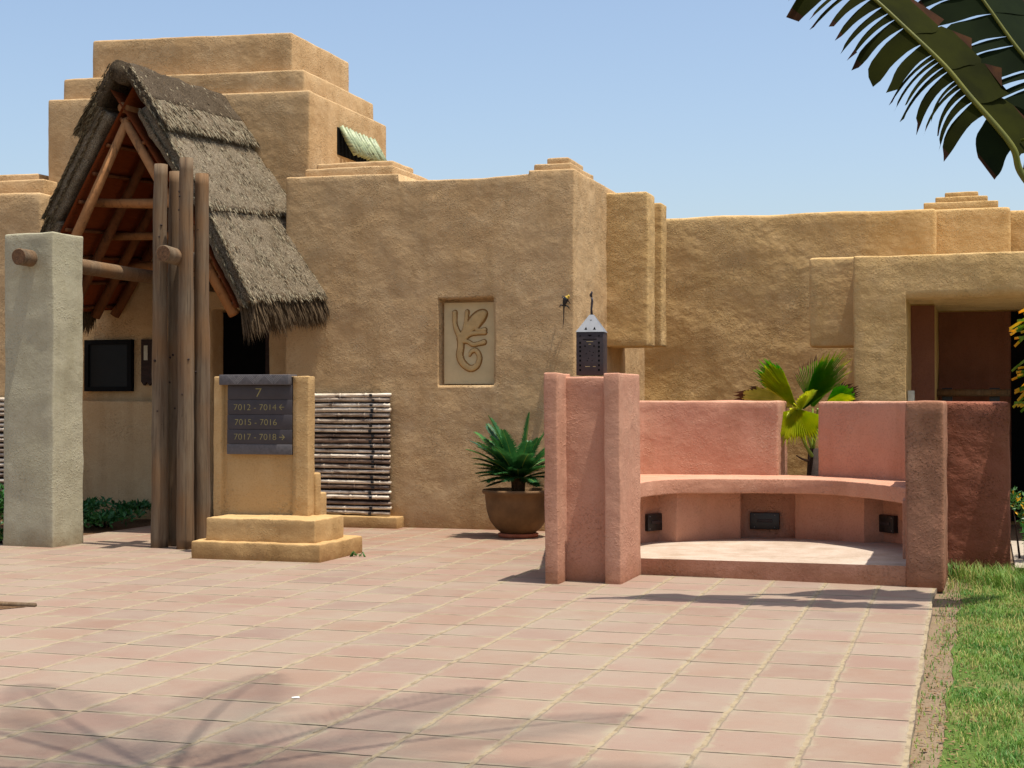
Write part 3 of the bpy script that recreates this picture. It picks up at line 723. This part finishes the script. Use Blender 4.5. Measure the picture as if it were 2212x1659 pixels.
rbox('seat_wall', pink, K, ((0, LU), (0, .30), (.1, .66)), r=.01, ex=bx_, res=(.03, .1, .06), deform=bays, mapf=path_map(UW, LU), amp=.006, nsc=3)
# seat slab between the inner curve and the back
def seatmap(x, y, z):
    f = [Vector((c[0], c[1])) for c in SF]; b_ = [Vector((c[0], c[1])) for c in BK]
    p, _ = along(f, x/3.6); q, _ = along(b_, x/3.6); d = (q-p); r_ = p+d*(y/.8)*1.06; return r_[0], r_[1], z
rbox('seat', pink, K, ((0, 3.6), (0, .8), (.612, .752)), r=.012, res=(.05, .1, .05), mapf=seatmap, amp=.004, nsc=2.5)
LB = 3.4
ta, tb = t_at(BK, -1.9)*LB, t_at(BK, -1.6)*LB
ta = t_at(BK, -2.0)*LB
def bmap(x, y, z):
    p, _ = along([Vector((c[0], c[1])) for c in BK], x/LB); return p[0], p[1]+y, z
rbox('backrest', pink, K, ((0, ta), (0, .80), (.70, 1.50)), r=.022, res=(.05, .1, .05), mapf=bmap, amp=.009, nsc=2.5, amp2=.004)
rbox('backrest', pink, K, ((tb, LB), (0, .34), (.70, 1.495)), r=.022, res=(.05, .1, .05), mapf=path_map(BK, LB), amp=.007, nsc=2.5)
# flanks and end pillar
rbox('flank_wall', pink, K, ((-.25, .25), (12.95, 15.2), (-.02, 1.502)), r=.02, res=(.08, .1, .06), amp=.007,
     mapf=lambda x, y, z: (-3.17+x-.255*(y-12.95)-.0, y, z))
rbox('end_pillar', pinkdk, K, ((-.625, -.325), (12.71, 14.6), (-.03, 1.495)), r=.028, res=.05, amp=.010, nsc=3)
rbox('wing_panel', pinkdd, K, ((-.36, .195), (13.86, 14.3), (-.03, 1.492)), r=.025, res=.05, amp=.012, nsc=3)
# raised floor
pl_poly = [(-2.95, 12.985), (-.60, 12.735), (-.60, 14.9), (-1.3, 15.2), (-2.6, 15.25), (-3.2, 14.8), (-3.2, 13.0)]
V = [(x, y, .152 + .013*(x+1.8)) for x, y in pl_poly] + [(x, y, -.02) for x, y in pl_poly]; n_ = len(pl_poly)
F = [tuple(range(n_))] + [(i, i+n_, (i+1) % n_+n_, (i+1) % n_) for i in range(n_)]
link('raised_floor', V, F, [ledge, pink], K, [0]+[1]*n_, smooth=False)
for i_l, (x0, x1, y, z, a) in enumerate(((-3.17, -2.97, 14.57, .325, R(62)), (-2.24, -1.98, 15.29, .305, R(4)), (-1.0, -.80, 14.84, .34, R(-50)))):
    cx = (x0+x1)/2; c_, s_ = math.cos(a), math.sin(a); wd = .125 if i_l != 1 else .145
    mp = lambda x, y_, z_: (cx+x*c_-y_*s_, y+x*s_+y_*c_, z_)
    sl_ = rbox('step_light', black, K, ((-wd, wd), (-.02, .05), (z-.082, z+.082)), r=.006, res=.2, mapf=mp, amp=0, amp2=0)
    rbox('louvre', lantm, sl_, ((-.075, .075), (-.028, -.015), (z-.012, z+.018)), r=.004, res=.2, mapf=mp, amp=0, amp2=0)
    sc_ = [tubedata([mp(q, -.018, zz), mp(q, -.024, zz)], .006, n=8) for q in (-.1, .1) for zz in (z-.06, z+.06)]
    V, F = merge(sc_); link('screws', V, F, greym, sl_)

# lantern on the pillar
La = thing('lantern', (-3.2, 12.6, 1.71), 'dark pierced iron lantern with pointed grey lid on the pink pillar', 'lantern')
lw = .116; lc = (-3.20, 12.60)
def lmap(x, y, z):
    c, s = math.cos(R(6)), math.sin(R(6)); return lc[0]+x*c-y*s, lc[1]+x*s+y*c, z
rbox('body', lantm, La, ((-lw, lw), (-lw, lw), (1.715, 2.082)), r=.006, res=.1, mapf=lmap, amp=0, amp2=0)
V = [Vector(lmap(*p)) for p in ((-lw*1.04, -lw*1.04, 2.082), (lw*1.04, -lw*1.04, 2.082), (lw*1.04, lw*1.04, 2.082), (-lw*1.04, lw*1.04, 2.082), (-.018, -.018, 2.232), (.018, -.018, 2.232), (.018, .018, 2.232), (-.018, .018, 2.232))]
ld = link('lid', V, [(0, 1, 5, 4), (1, 2, 6, 5), (2, 3, 7, 6), (3, 0, 4, 7), (4, 5, 6, 7), (3, 2, 1, 0)], greym, La, smooth=False)
tube('handle', lantm, La, [(*lc, 2.225), (lc[0]-.003, lc[1], 2.28), (lc[0]+.004, lc[1], 2.35), (lc[0], lc[1], 2.38)], [.012, .009, .010, .009], n=8)
tube('hook', lantm, La, [(lc[0], lc[1], 2.375), (lc[0]-.008, lc[1], 2.40), (lc[0]+.004, lc[1], 2.43)], [.008, .014, .009], n=8)
holes = []
def hole(x, z, w_, h, tri=0, dy=0):
    y = -lw-.0016
    if tri: pts = [(x-w_, z-h*tri), (x+w_, z-h*tri), (x, z+h*tri)] if tri in (1, -1) else []
    else: pts = [(x-w_, z-h), (x+w_, z-h), (x+w_, z+h), (x-w_, z+h)]
    holes.append(([Vector(lmap(a, y, b_)) for a, b_ in pts], [tuple(range(len(pts)))]))
for z in (1.76, 1.80, 1.84, 1.88, 1.92, 1.955, 1.99): hole(-.082, z, .0075, .0085); hole(.078, z, .0075, .0085)
for x in (-.082, .078): hole(x, 2.05, .008, .006, 1)
hole(0, 2.05, .022, .007, -1); hole(-.04, 1.965, .009, .008, 1); hole(.036, 1.965, .009, .008, 1); hole(0, 2.02, .058, .003)
for x, z in ((-.03, 1.90), (.02, 1.885), (-.01, 1.86), (0, 1.92), (.03, 1.91), (-.02, 1.84), (.02, 1.84)): hole(x, z, .006, .005, 1)
V, F = merge(holes); link('piercings', V, F, voidm, La, smooth=False)
hs = []
for x, z, w_ in ((0, 2.0, .028), (0, 1.978, .010), (-.018, 1.79, .020), (.038, 1.79, .012)):
    hs.append(([Vector(lmap(a, -lw-.002, b_)) for a, b_ in ((x-w_, z-.0018), (x+w_, z-.0018), (x+w_, z+.0018), (x-w_, z+.0018))], [(0, 1, 2, 3)]))
V, F = merge(hs); link('slits', V, F, plain('lit_slit', lin(190, 170, 120)), La, smooth=False)
th_ = []
def lidpt(f, x): # point on the front lid face
    z = 2.082+.15*f; yy = -lw*1.04+(lw*1.04-.018)*f-.002; return Vector(lmap(x, yy, z))
for x in (-.035, .038): th_.append(([lidpt(.13, x-.012), lidpt(.13, x+.012), lidpt(.30, x)], [(0, 1, 2)]))
th_.append(([lidpt(.70, -.012), lidpt(.66, 0), lidpt(.70, .012)], [(0, 1, 2)]))
V, F = merge(th_); link('lid_piercings', V, F, voidm, ld, smooth=False)

# ================================================================== LIZARD
lz = []
P0 = lambda x, z, y=16.885: Vector((x, y, z))
body = [P0(-4.545, 2.70, 16.87), P0(-4.562, 2.692, 16.865), P0(-4.588, 2.665, 16.868), P0(-4.602, 2.63, 16.868), P0(-4.612, 2.59, 16.875), P0(-4.618, 2.56, 16.885), P0(-4.624, 2.48, 16.905), P0(-4.632, 2.40, 16.915), P0(-4.640, 2.33, 16.918)]
V, F = tubedata(catmull(body, 4), [.010, .016, .020, .018, .015, .022, .026, .030, .032, .032, .030, .028, .026, .024, .020, .016, .013, .011, .010, .009, .009, .008, .007, .006, .006, .005, .005, .004, .004, .003, .003, .002, .002][:33], n=10)
NB = len(F); mi = [0]*NB
for q in range(NB):
    if q < 10*6: mi[q] = 1
for a, b_, c in ((P0(-4.585, 2.66), P0(-4.565, 2.645, 16.875), P0(-4.552, 2.625, 16.90)), (P0(-4.60, 2.665), P0(-4.63, 2.685, 16.875), P0(-4.638, 2.70, 16.91)),
                 (P0(-4.60, 2.59), P0(-4.57, 2.585, 16.875), P0(-4.563, 2.565, 16.91)), (P0(-4.62, 2.59), P0(-4.655, 2.60, 16.875), P0(-4.668, 2.585, 16.91))):
    v, f = tubedata(catmull([a, b_, c], 3), [.010, .009, .008, .007, .006, .005, .004], n=7); o = len(V); V += v; F += [tuple(i+o for i in q) for q in f]; mi += [0]*len(f)
    for t in (-.35, 0, .35):
        d = (c-b_).normalized(); e = c+Vector((d.x+t, 0, d.z-t)).normalized()*.016+Vector((0, .004, 0)); v, f = tubedata([c, e], [.003, .0015], n=5)
        o = len(V); V += v; F += [tuple(i+o for i in q) for q in f]; mi += [0]*len(f)
z_ = link('lizard', V, F, [plain('lizard_skin', (.016, .018, .022, 1), .5, .4), plain('yellow_lizard_skin', lin(196, 164, 62), .6, .3)], None, mi)
tag(z_, 'black lizard with yellow head clinging to the corner of the ochre wall', 'lizard')

# ================================================================== PLANTS
def frond(root, d0, length, up, droop, leafL, n, mats, parent, name='frond', vee=.5, width=.012, taper=True, ribr=.006, seed=0, tilt=.55, ribmat=None, hang=0):
    rnd = random.Random(seed); p = Vector(root); d = Vector(d0).normalized(); pts = [p.copy()]; seg = 14
    for i in range(seg):
        d = (d+Vector((0, 0, -droop/seg*(.5+i/seg)))).normalized(); p = p+d*length/seg; pts.append(p.copy())
    V, F = tubedata(pts, [ribr*(1-.75*i/seg) for i in range(seg+1)], n=5); mi = [1]*len(F)
    for i in range(n):
        f = .08+.92*i/n; q = Vector(interp([tuple(v) for v in pts], f)); q2 = Vector(interp([tuple(v) for v in pts], min(1, f+.02)))
        t = (q2-q); t = t.normalized() if t.length > 1e-6 else d
        side = t.cross(Vector((0, 0, 1)));
        if side.length < .1: side = Vector((1, 0, 0))
        side.normalize(); nrm = side.cross(t).normalized()
        if nrm.z < 0: nrm = -nrm
        Lf = leafL*(math.sin(math.pi*min(1, .12+f*.86)))**.6*rnd.uniform(.9, 1.08)
        for s in (-1, 1):
            dr = (side*s*(1-tilt*.5*f)+t*tilt+nrm*vee+Vector((0, 0, -hang))).normalized(); e = q+dr*Lf+Vector((0, 0, -.25*Lf*rnd.uniform(.2, 1)))
            m_ = q+dr*Lf*.5; wv = t*width*.5; o = len(V)
            V += [q-wv*.6, q+wv*.6, m_+wv, m_-wv, e]; F += [(o, o+1, o+2, o+3), (o+3, o+2, o+4)]; mi += [0, 0]
    return link(name, V, F, [mats, ribmat or ribm], parent, mi, smooth=False)

# pot with cycad
pc = (-4.93, 16.12, 0)
po = thing('plant_pot', pc, 'large round brown clay pot on a terracotta saucer by the facade', 'plant pot')
lathe('pot', clay, po, [(.16, .045), (.19, .05), (.25, .10), (.31, .18), (.345, .28), (.362, .40), (.368, .47), (.395, .485), (.40, .505), (.395, .525), (.36, .525), (.35, .50), (.33, .47), (.02, .46)], pc, wob=.01)
lathe('saucer', terracotta, po, [(.19, .0), (.215, .005), (.225, .04), (.21, .048), (.19, .046)], pc)
lathe('soil', soilm, po, [(.345, .475), (.2, .485), (.01, .49)], pc, n=24)
cy = thing('cycad', (-4.93, 16.12, .48), 'dark green cycad with stiff feathery fronds growing in the round pot', 'plant')
tube('trunk', soilm, cy, [(-4.93, 16.12, .46), (-4.93, 16.12, .62), (-4.93, 16.12, .68)], [.07, .08, .05], n=10, wob=.3)
rnd = random.Random(4)
spec = [(0, 8, .66, .05), (180, 28, .60, .3), (168, 45, .55, .5), (200, 40, .58, .55), (215, 55, .5, .6), (300, 38, .55, .5), (320, 30, .5, .4), (345, 42, .56, .5), (10, 50, .5, .6), (130, 42, .5, .6), (90, 35, .5, .5), (60, 50, .5, .6), (30, 35, .52, .5), (240, 62, .45, .7), (270, 72, .36, .8), (280, 55, .45, .7), (180, 75, .46, .5), (190, 88, .42, .3), (350, 78, .45, .5), (155, 60, .5, .6), (255, 40, .5, .5), (230, 30, .52, .4), (225, 80, .4, .6), (310, 78, .4, .6), (200, 100, .36, .2), (330, 95, .36, .3), (185, 60, .56, .5), (172, 66, .52, .45), (210, 70, .5, .5), (160, 30, .66, .4), (20, 25, .62, .3), (340, 60, .55, .5), (5, 70, .5, .5), (195, 20, .68, .35), (150, 42, .62, .5), (176, 36, .64, .5), (205, 48, .58, .55), (222, 40, .56, .5), (187, 52, .6, .6), (165, 22, .66, .35), (235, 50, .5, .5), (250, 66, .46, .6), (285, 60, .48, .6), (300, 48, .52, .55), (140, 60, .56, .5), (260, 25, .56, .4)]
for i, (az, inc, L_, dr) in enumerate(spec):
    if inc >= 50: L_ *= .80
    a = R(az+rnd.uniform(-6, 6)); s = math.sin(R(inc)); c = math.cos(R(inc))
    frond((-4.93+.03*math.cos(a), 16.12+.03*math.sin(a), .64), (math.cos(a)*s, math.sin(a)*s, c), L_*1.12, 0, dr*1.0, [.15, .17, .16][i % 3], 78, cycb if i in (1, 3) else cycm, cy, seed=i, width=.011, vee=.2, tilt=.7, ribr=.008)

# fan palm behind the gap in the bench
fp = thing('fan_palm', (-1.74, 16.3, 0), 'young fan palm with bright yellow green pleated leaves in the gap of the bench back', 'plant')
tube('trunk', darkwood, fp, [(-1.74, 16.3, 0), (-1.73, 16.3, .5), (-1.73, 16.3, 1.0)], [.10, .08, .065], n=12, wob=.3)
def fan(base, hub, axis_d, nrm, Lf, spread, n, mat, tipm, seed, droop=.15, split=.6):
    rnd = random.Random(seed); base = Vector(base); hub = Vector(hub); ax = Vector(axis_d).normalized(); nr = Vector(nrm); nr = (nr-ax*nr.dot(ax)).normalized(); sd = ax.cross(nr).normalized()
    V, F = tubedata([base, (base+hub)/2+Vector((0, 0, .03)), hub], [.016, .012, .009], n=6); mi = [1]*len(F)
    for i in range(n):
        t0 = (i/n-.5)*2*spread; t1 = ((i+1)/n-.5)*2*spread; tm = (t0+t1)/2; L_ = Lf*(1-.25*(abs(tm)/spread)**2)*rnd.uniform(.92, 1.05)
        def pt(t, r_, lift): return hub+(ax*math.cos(t)+sd*math.sin(t))*r_+nr*lift*r_*.17-Vector((0, 0, droop*(r_/Lf)**2*Lf))
        o = len(V); a = split*L_
        V += [pt(t0, .02, 0), pt(tm, .02, 1), pt(t1, .02, 0), pt(t0, a, 0), pt(tm, a, 1.0), pt(t1, a, 0), pt(tm+rnd.uniform(-.01, .01), L_*.86, .6), pt(tm+(t0-tm)*.45, L_*.84, 0), pt(tm+(t1-tm)*.45, L_*.84, 0), pt(tm+rnd.uniform(-.03, .03), L_, 0)]
        F += [(o, o+1, o+4, o+3), (o+1, o+2, o+5, o+4), (o+3, o+4, o+6, o+7), (o+4, o+5, o+8, o+6), (o+7, o+6, o+9), (o+6, o+8, o+9)]; mi += [0, 0, 0, 0, 2, 2]
    return link('fan_leaf', V, F, [mat, ribm, tipm], fp, mi, smooth=False)
cr = (-1.74, 16.3, .95)
fan(cr, (-1.88, 16.1, 1.42), (-.60, -.15, .76), (.3, -1, .3), .64, R(19), 24, fany, fanm, 1, droop=.0, split=.52)
fan(cr, (-1.84, 16.15, 1.40), (.60, -.1, .80), (0, -1, .1), .76, R(19), 26, fanm, fany, 2, droop=0, split=.54)
fan(cr, (-1.76, 16.45, 1.42), (.10, .15, 1), (0, -1, .2), .58, R(36), 26, fanm, fand, 3, droop=0, split=.42)
fan(cr, (-1.86, 16.2, 1.44), (-.98, -.1, .18), (0, -1, .8), .70, R(20), 20, strawleaf, fand, 4, droop=.05, split=.4)
fan(cr, (-1.86, 15.95, 1.42), (-.02, -.55, -.62), (0, -.6, 1), .46, R(70), 36, fany, fany, 5, droop=.1, split=.80)
fan(cr, (-1.84, 16.05, 1.40), (.1, -.5, .35), (0, -1, .9), .34, R(75), 24, fany, fany, 8, droop=.1, split=.5)
fan(cr, (-1.66, 16.0, 1.42), (.9, -.2, .22), (0, -1, .9), .42, R(30), 20, fany, fany, 6, droop=.1, split=.5)
fan(cr, (-1.66, 16.4, 1.38), (.72, .1, .66), (0, -1, .4), .50, R(24), 18, fanm, fand, 7, droop=.1, split=.5)
tube('petiole', ribm, fp, [(-1.74, 16.2, .92), (-1.80, 16.12, 1.04), (-1.87, 16.02, 1.22)], [.020, .016, .012], n=8)
tube('dead_petiole', fand, fp, [(-1.76, 16.28, .86), (-1.84, 16.2, .89), (-1.90, 16.16, .93)], [.018, .012, .006], n=6)

def bush(name, c, size, n, mats, label, cat, leaf=.05, seed=0, stems=8, group=None, mixp=.2, up=.3):
    rnd = random.Random(seed); t = thing(name, (c[0], c[1], 0), label, cat, group)
    tips = []; st = []
    for i in range(stems):
        a = rnd.uniform(0, 6.28); q = Vector((c[0]+math.cos(a)*size[0]*rnd.uniform(.3, .9), c[1]+math.sin(a)*size[1]*rnd.uniform(.3, .9), c[2]+size[2]*rnd.uniform(-.3, .9)))
        b_ = Vector((c[0]+math.cos(a)*.08, c[1]+math.sin(a)*.08, -.02)); st.append(tubedata([b_, (b_+q)/2+Vector((0, 0, .05)), q], [.012, .008, .004], n=5)); tips.append(q)
    V, F = merge(st); link('stems', V, F, darkwood if size[2] > .02 else shrubm, t)
    V = []; F = []; mi = []
    for i in range(n):
        q = rnd.choice(tips); d = Vector((rnd.gauss(0, 1), rnd.gauss(0, 1), rnd.gauss(0, 1))).normalized()*rnd.uniform(.02, 1)
        p = q+Vector((d.x*size[0]*.45, d.y*size[1]*.45, d.z*size[2]*.5)); p.z = max(p.z, .0)
        dr = (d*.6+Vector((rnd.uniform(-1, 1), rnd.uniform(-1, 1), up+rnd.uniform(-.5, .7)))).normalized(); s = dr.cross(Vector((rnd.uniform(-1, 1), rnd.uniform(-1, 1), 1))).normalized()
        L_ = leaf*rnd.uniform(.6, 1.4); o = len(V); nn = s.cross(dr)
        V += [p, p+dr*L_*.5+s*L_*.22+nn*L_*.06, p+dr*L_, p+dr*L_*.5-s*L_*.22+nn*L_*.06]; F += [(o, o+1, o+2), (o, o+2, o+3)]; m_ = 1 if rnd.random() < mixp else 0; mi += [m_, m_]
    link('leaves', V, F, mats, t, mi, smooth=False); return t
bush('shrub', (-11.0, 14.35, .3), (.9, .4, .33), 3800, [shrubm, cycm], 'leafy green shrub at the foot of the white pillar', 'shrub', .07, 1, 16)
bush('shrub', (-9.85, 13.75, .06), (.22, .14, .07), 900, [shrubm, grassm], 'small low green shrub left of the white pillar base', 'shrub', .045, 2, 8)
bush('shrub', (-10.2, 16.2, .12), (.6, .9, .12), 2600, [cycm, shrubm], 'dark low ground plant shaded under the porch', 'shrub', .07, 3, 14)
bush('shrub', (.62, 13.5, .22), (.38, .35, .22), 2600, [shrubm, grassm], 'round green shrub beside the right end of the pink wall', 'shrub', .05, 5, 12)
bush('flowering_shrub', (.36, 15.4, .38), (.24, .35, .25), 900, [shrubm, crotony], 'green shrub dotted with orange flowers near the dark doorway', 'flowering shrub', .06, 6, 9, mixp=.13)
# croton twigs at the right picture edge
ct = thing('croton', (.48, 13.9, 0), 'croton with green and yellow pointed leaves at the right picture edge', 'shrub')
tube('stem', darkwood, ct, [(.50, 13.9, -.02), (.48, 13.9, .9), (.44, 13.9, 1.8), (.4, 13.9, 2.3)], [.02, .016, .012, .008], n=7)
rnd = random.Random(8); V = []; F = []; mi = []
for i in range(64):
    z = rnd.uniform(1.45, 2.35); b_ = Vector((.44, 13.9, z)); a = rnd.uniform(0, 6.28) if i > 12 else math.pi+rnd.uniform(-.7, .7)
    dr = Vector((math.cos(a), math.sin(a)*.7, rnd.uniform(-.75, .25))).normalized(); L_ = rnd.uniform(.16, .28); s = dr.cross(Vector((0, 0, 1))).normalized(); nn = s.cross(dr)
    p = [b_+dr*L_*f+s*L_*.13*math.sin(math.pi*min(f*.9+.08, 1))*k-Vector((0, 0, .10*L_*f*f))+nn*(.02*abs(k)) for f in (0, .2, .4, .6, .8, 1) for k in (-1, 0, 1)]
    o = len(V); V += p; m_ = 1 if rnd.random() < .28 else 0
    for q in range(5):
        for k in (0, 1): F.append((o+q*3+k, o+q*3+k+1, o+q*3+k+4, o+q*3+k+3)); mi.append(1 if (q == 4 and rnd.random() < .7) else m_)
link('leaves', V, F, [crotonm, crotony], ct, mi, smooth=False)
bush('small_weed', (-6.55+.77, 13.62, .01), (.03, .06, .008), 50, [grassm, shrubm], 'tiny weed in the joint at the pedestal corner', 'weed', .02, 9, 3)

# grass on the lawn
def grass(name, n, area, hmin, hmax, seed, dens):
    rnd = random.Random(seed); V = []; F = []; mi = []
    for i in range(n):
        x = area[0]+(area[1]-area[0])*rnd.random()**1.3; y = rnd.uniform(area[2], area[3])
        d = dens(x, y)
        if rnd.random() > d: continue
        h = rnd.uniform(hmin, hmax)*(.55+.6*d); a = rnd.uniform(0, 6.28); l = rnd.uniform(.2, 1.1)*h; wv = Vector((math.cos(a+1.57), math.sin(a+1.57), 0))*.0032
        p = Vector((x, y, -.038)); m_ = p+Vector((math.cos(a)*l*.4, math.sin(a)*l*.4, h*.65)); e = p+Vector((math.cos(a)*l, math.sin(a)*l, h)); o = len(V)
        V += [p-wv, p+wv, m_+wv*.8, m_-wv*.8, e]; F += [(o, o+1, o+2, o+3), (o+3, o+2, o+4)]
        dry = .5+.5*noise.noise(Vector((x*2.2, y*1.6, 7))); k = 1 if rnd.random() < .16+1.1*max(0, dry-.48) else 0; mi += [k, k]
    o = link(name, V, F, [grassm, grassd], None, mi, smooth=False); o['kind'] = 'stuff'; return o
def dl(x, y):
    edge = -.215+.08*noise.noise(Vector((y*1.7, 0, 3)))+(.02 if y < 8 else 0)+.05*noise.noise(Vector((y*8, 0, 3)))
    if x < edge: return .14 if x > edge-.10 else .04
    bare = noise.noise(Vector((x*2.2, y*1.2, 11))); return min(1, .25+(x-edge)*3) * (1 if bare > -.15 else (.35 if y < 9.5 else .8))
lg = grass('grass', 80000, (-.36, 2.6, 5.6, 13.2), .018, .046, 1, dl); lg['label'] = 'patchy sunlit green lawn grass beside the paving'; lg['category'] = 'grass'
tf = grass('grass_tufts', 5200, (-.3, 1.2, 12.75, 13.8), .07, .17, 2, lambda x, y: .9 if y > 13.9-1.15*min(1, (x+.45)*1.4) else .12); tf['label'] = 'longer unmown grass at the foot of the pink wall'; tf['category'] = 'grass'
# litter: fallen leaves on the soil strip
rnd = random.Random(12); V = []; F = []
for i in range(700):
    y = rnd.uniform(5.8, 12.6); x = -.20+rnd.uniform(-.12, .16); a = rnd.uniform(0, 6.28); s = rnd.uniform(.006, .022); z = -.038+rnd.uniform(0, .012); o = len(V)
    V += [(x+math.cos(a)*s, y+math.sin(a)*s, z), (x-math.sin(a)*s*.4, y+math.cos(a)*s*.4, z+.004), (x-math.cos(a)*s, y-math.sin(a)*s, z), (x+math.sin(a)*s*.4, y-math.cos(a)*s*.4, z+.002)]; F.append((o, o+1, o+2, o+3))
lt = link('leaf_litter', V, F, plain('dry_leaf', lin(130, 96, 60)), None, smooth=False); lt['kind'] = 'stuff'; lt['label'] = 'dry leaf litter along the bare edge of the paving'; lt['category'] = 'leaf litter'

# ------------------------------------------------------------------ banana-like leaves, upper right
TP = thing('travellers_palm', (1.4, 11.3, 0), 'broad torn leaves of a tall palm reaching in at the upper right', 'palm')
tube('trunk', logw, TP, [(1.45, 11.3, -.02), (1.4, 11.3, 1.2), (1.35, 11.3, 2.0)], [.13, .12, .10], n=14, wob=.1)
mid1 = catmull([(1.3, 11.35, 1.9), (.62, 11.3, 2.62), (.26, 11.25, 3.06), (.172, 11.2, 3.288), (-.11, 11.18, 3.65), (-.269, 11.17, 3.86), (-.511, 11.16, 4.119), (-.813, 11.16, 4.429), (-1.15, 11.17, 4.72), (-1.5, 11.2, 4.9)], 8)
tube('leaf_stalk', banrib, TP, mid1, [.03-.022*i/(len(mid1)-1) for i in range(len(mid1))], n=8)
def seg_at(mid, t):
    n = len(mid)-1; s = min(max(t, 0), .9999)*n; i = int(s); f = s-i; p = mid[i].lerp(mid[i+1], f); return p, (mid[i+1]-mid[i]).normalized()
def strips(mid, t0, t1, n, length, dirf, mat, seed, gap=.12, curl=.0, tear=.35, name='leaf_blade'):
    rnd = random.Random(seed); V = []; F = []; mi = []
    cut = [t0+(t1-t0)*(i+(rnd.uniform(-.28, .28) if 0 < i < n else 0))/n for i in range(n+1)]
    for i in range(n):
        a = cut[i]; b_ = cut[i+1]; f = (i+.5)/n
        L_ = length(f)*rnd.uniform(.85, 1.08); k = 1 if rnd.random() > tear else 2
        for q in range(k):
            aa = a+(b_-a)*q/k; bb = a+(b_-a)*(q+1)/k; pa, d = seg_at(mid, aa); pb, _ = seg_at(mid, bb)
            L2 = L_*rnd.uniform(.80, 1.05); tipk = rnd.uniform(.25, .85); skew = rnd.uniform(-.05, .05); dr0, dr1 = dirf(f, rnd); o = len(V); ns = 8; ya = rnd.uniform(-.05, .05)
            for s in range(ns+1):
                u_ = s/ns; dv = dr0.lerp(dr1, u_*.5); off = dv*L2*u_; off.y += ya*u_*u_
                hold = 1-gap-.1 if k == 1 else 1-gap
                # width: full at the rib, pinched a little, rounded at tip
                wf_ = (1-(gap if u_ > .22 else gap*u_/.22)) * (1 if u_ < .7 else max(.18, 1-((u_-.7)/.3)**2*tipk))*(1-.10*math.sin(u_*9+i*2.1)*u_)
                if k > 1: wf_ *= 1-.5*u_
                c_ = (pa+pb)/2; hw = (pb-pa)/2*wf_
                V += [c_-hw+off+dv*(skew if s == ns else 0), c_+hw+off-dv*(skew if s == ns else 0)+Vector((0, .02*math.sin(u_*3), 0))]
            for s in range(ns):
                F.append((o+2*s, o+2*s+1, o+2*s+3, o+2*s+2)); mi.append(1 if s == ns-1 and rnd.random() < .6 else 0)
    return link(name, V, F, [mat, bandry], TP, mi)
n1 = len(mid1)
LL = lambda x, z: Vector((x, 0, z)).normalized()
# lower half: torn ribbons hanging down and to the left
strips(mid1, .40, .98, 17, lambda f: .50-.04*f, lambda f, r_: ((LL(-.75-.3*f, -.55+.05*f)+Vector((0, -.35, 0))), (LL(-.12-.62*f+r_.uniform(-.12, .12), -1+.25*f)+Vector((0, -.15, 0)))), banm, 3, gap=.15, tear=.34)
# upper half: nearly whole, scalloped
strips(mid1, .30, .98, 6, lambda f: .18+.16*math.sin(min(1, f*2.0+.2)*1.57), lambda f, r_: (LL(1, .55)+Vector((0, 1.1, 0)), LL(1, .28)+Vector((0, 1.0, 0))), banm, 5, gap=-.06, tear=0)
strips(mid1, .325, .395, 1, lambda f: .32, lambda f, r_: (LL(-.62, -.8), LL(-.05, -1)), band, 7, gap=.0, tear=0)
mid2 = catmull([(1.3, 11.6, 1.9), (1.05, 11.7, 2.9), (.75, 11.75, 3.5), (.31, 11.75, 3.97), (-.01, 11.75, 4.45), (-.3, 11.75, 4.9)], 8)
tube('leaf_stalk', banrib, TP, mid2, [.028-.02*i/(len(mid2)-1) for i in range(len(mid2))], n=8)
strips(mid2, .42, .98, 10, lambda f: .50-.05*f, lambda f, r_: (LL(-1, -.10)+Vector((0, -.3, 0)), LL(-1, -.75+.3*f)+Vector((0, -.3, 0))), band, 9, gap=.05, tear=.2)
strips(mid2, .42, .98, 5, lambda f: .42, lambda f, r_: (LL(1, .35)+Vector((0, 1.3, 0)), LL(1, .0)+Vector((0, 1.3, 0))), band, 10, gap=-.08, tear=0)
mid3 = catmull([(1.3, 11.3, 1.95), (.9, 11.45, 2.9), (.5, 11.5, 3.4), (.24, 11.5, 3.60), (.1, 11.5, 3.62)], 8)
strips(mid3, .55, .98, 4, lambda f: .42-.10*f, lambda f, r_: (LL(-.2, -1), LL(-.35, -1)), band, 13, gap=.10, tear=0)
tube('leaf_stalk', banrib, TP, [(.24, 11.3, 3.33), (.34, 11.3, 3.36), (.5, 11.3, 3.33)], [.010, .009, .012], n=6)

# ------------------------------------------------------------------ coconut palm outside the frame, whose fronds shade the paving
CP = thing('coconut_palm', (-6.2, 4.6, 0), 'leaning coconut palm whose feathery shadow falls across the near paving at lower left', 'palm')
cc = Vector((-1.45, 5.1, 6.7))
tube('trunk', logw, CP, catmull([(-6.2, 4.6, -.05), (-5.6, 4.6, 3.2), (-3.5, 4.8, 5.6), tuple(cc)], 6), [.16-.004*i for i in range(19)], n=14, wob=.05)
for i in range(12):
    a = i*2.399; inc = R(48+(i % 5)*11)
    frond(cc, (math.cos(a)*math.sin(inc), math.sin(a)*math.sin(inc), math.cos(inc)), 2.4, 0, 1.0, .48, 34, shrubm, CP, seed=100+i, width=.026, vee=0, ribr=.022, tilt=.6, hang=.35)

bpy.context.view_layer.update()
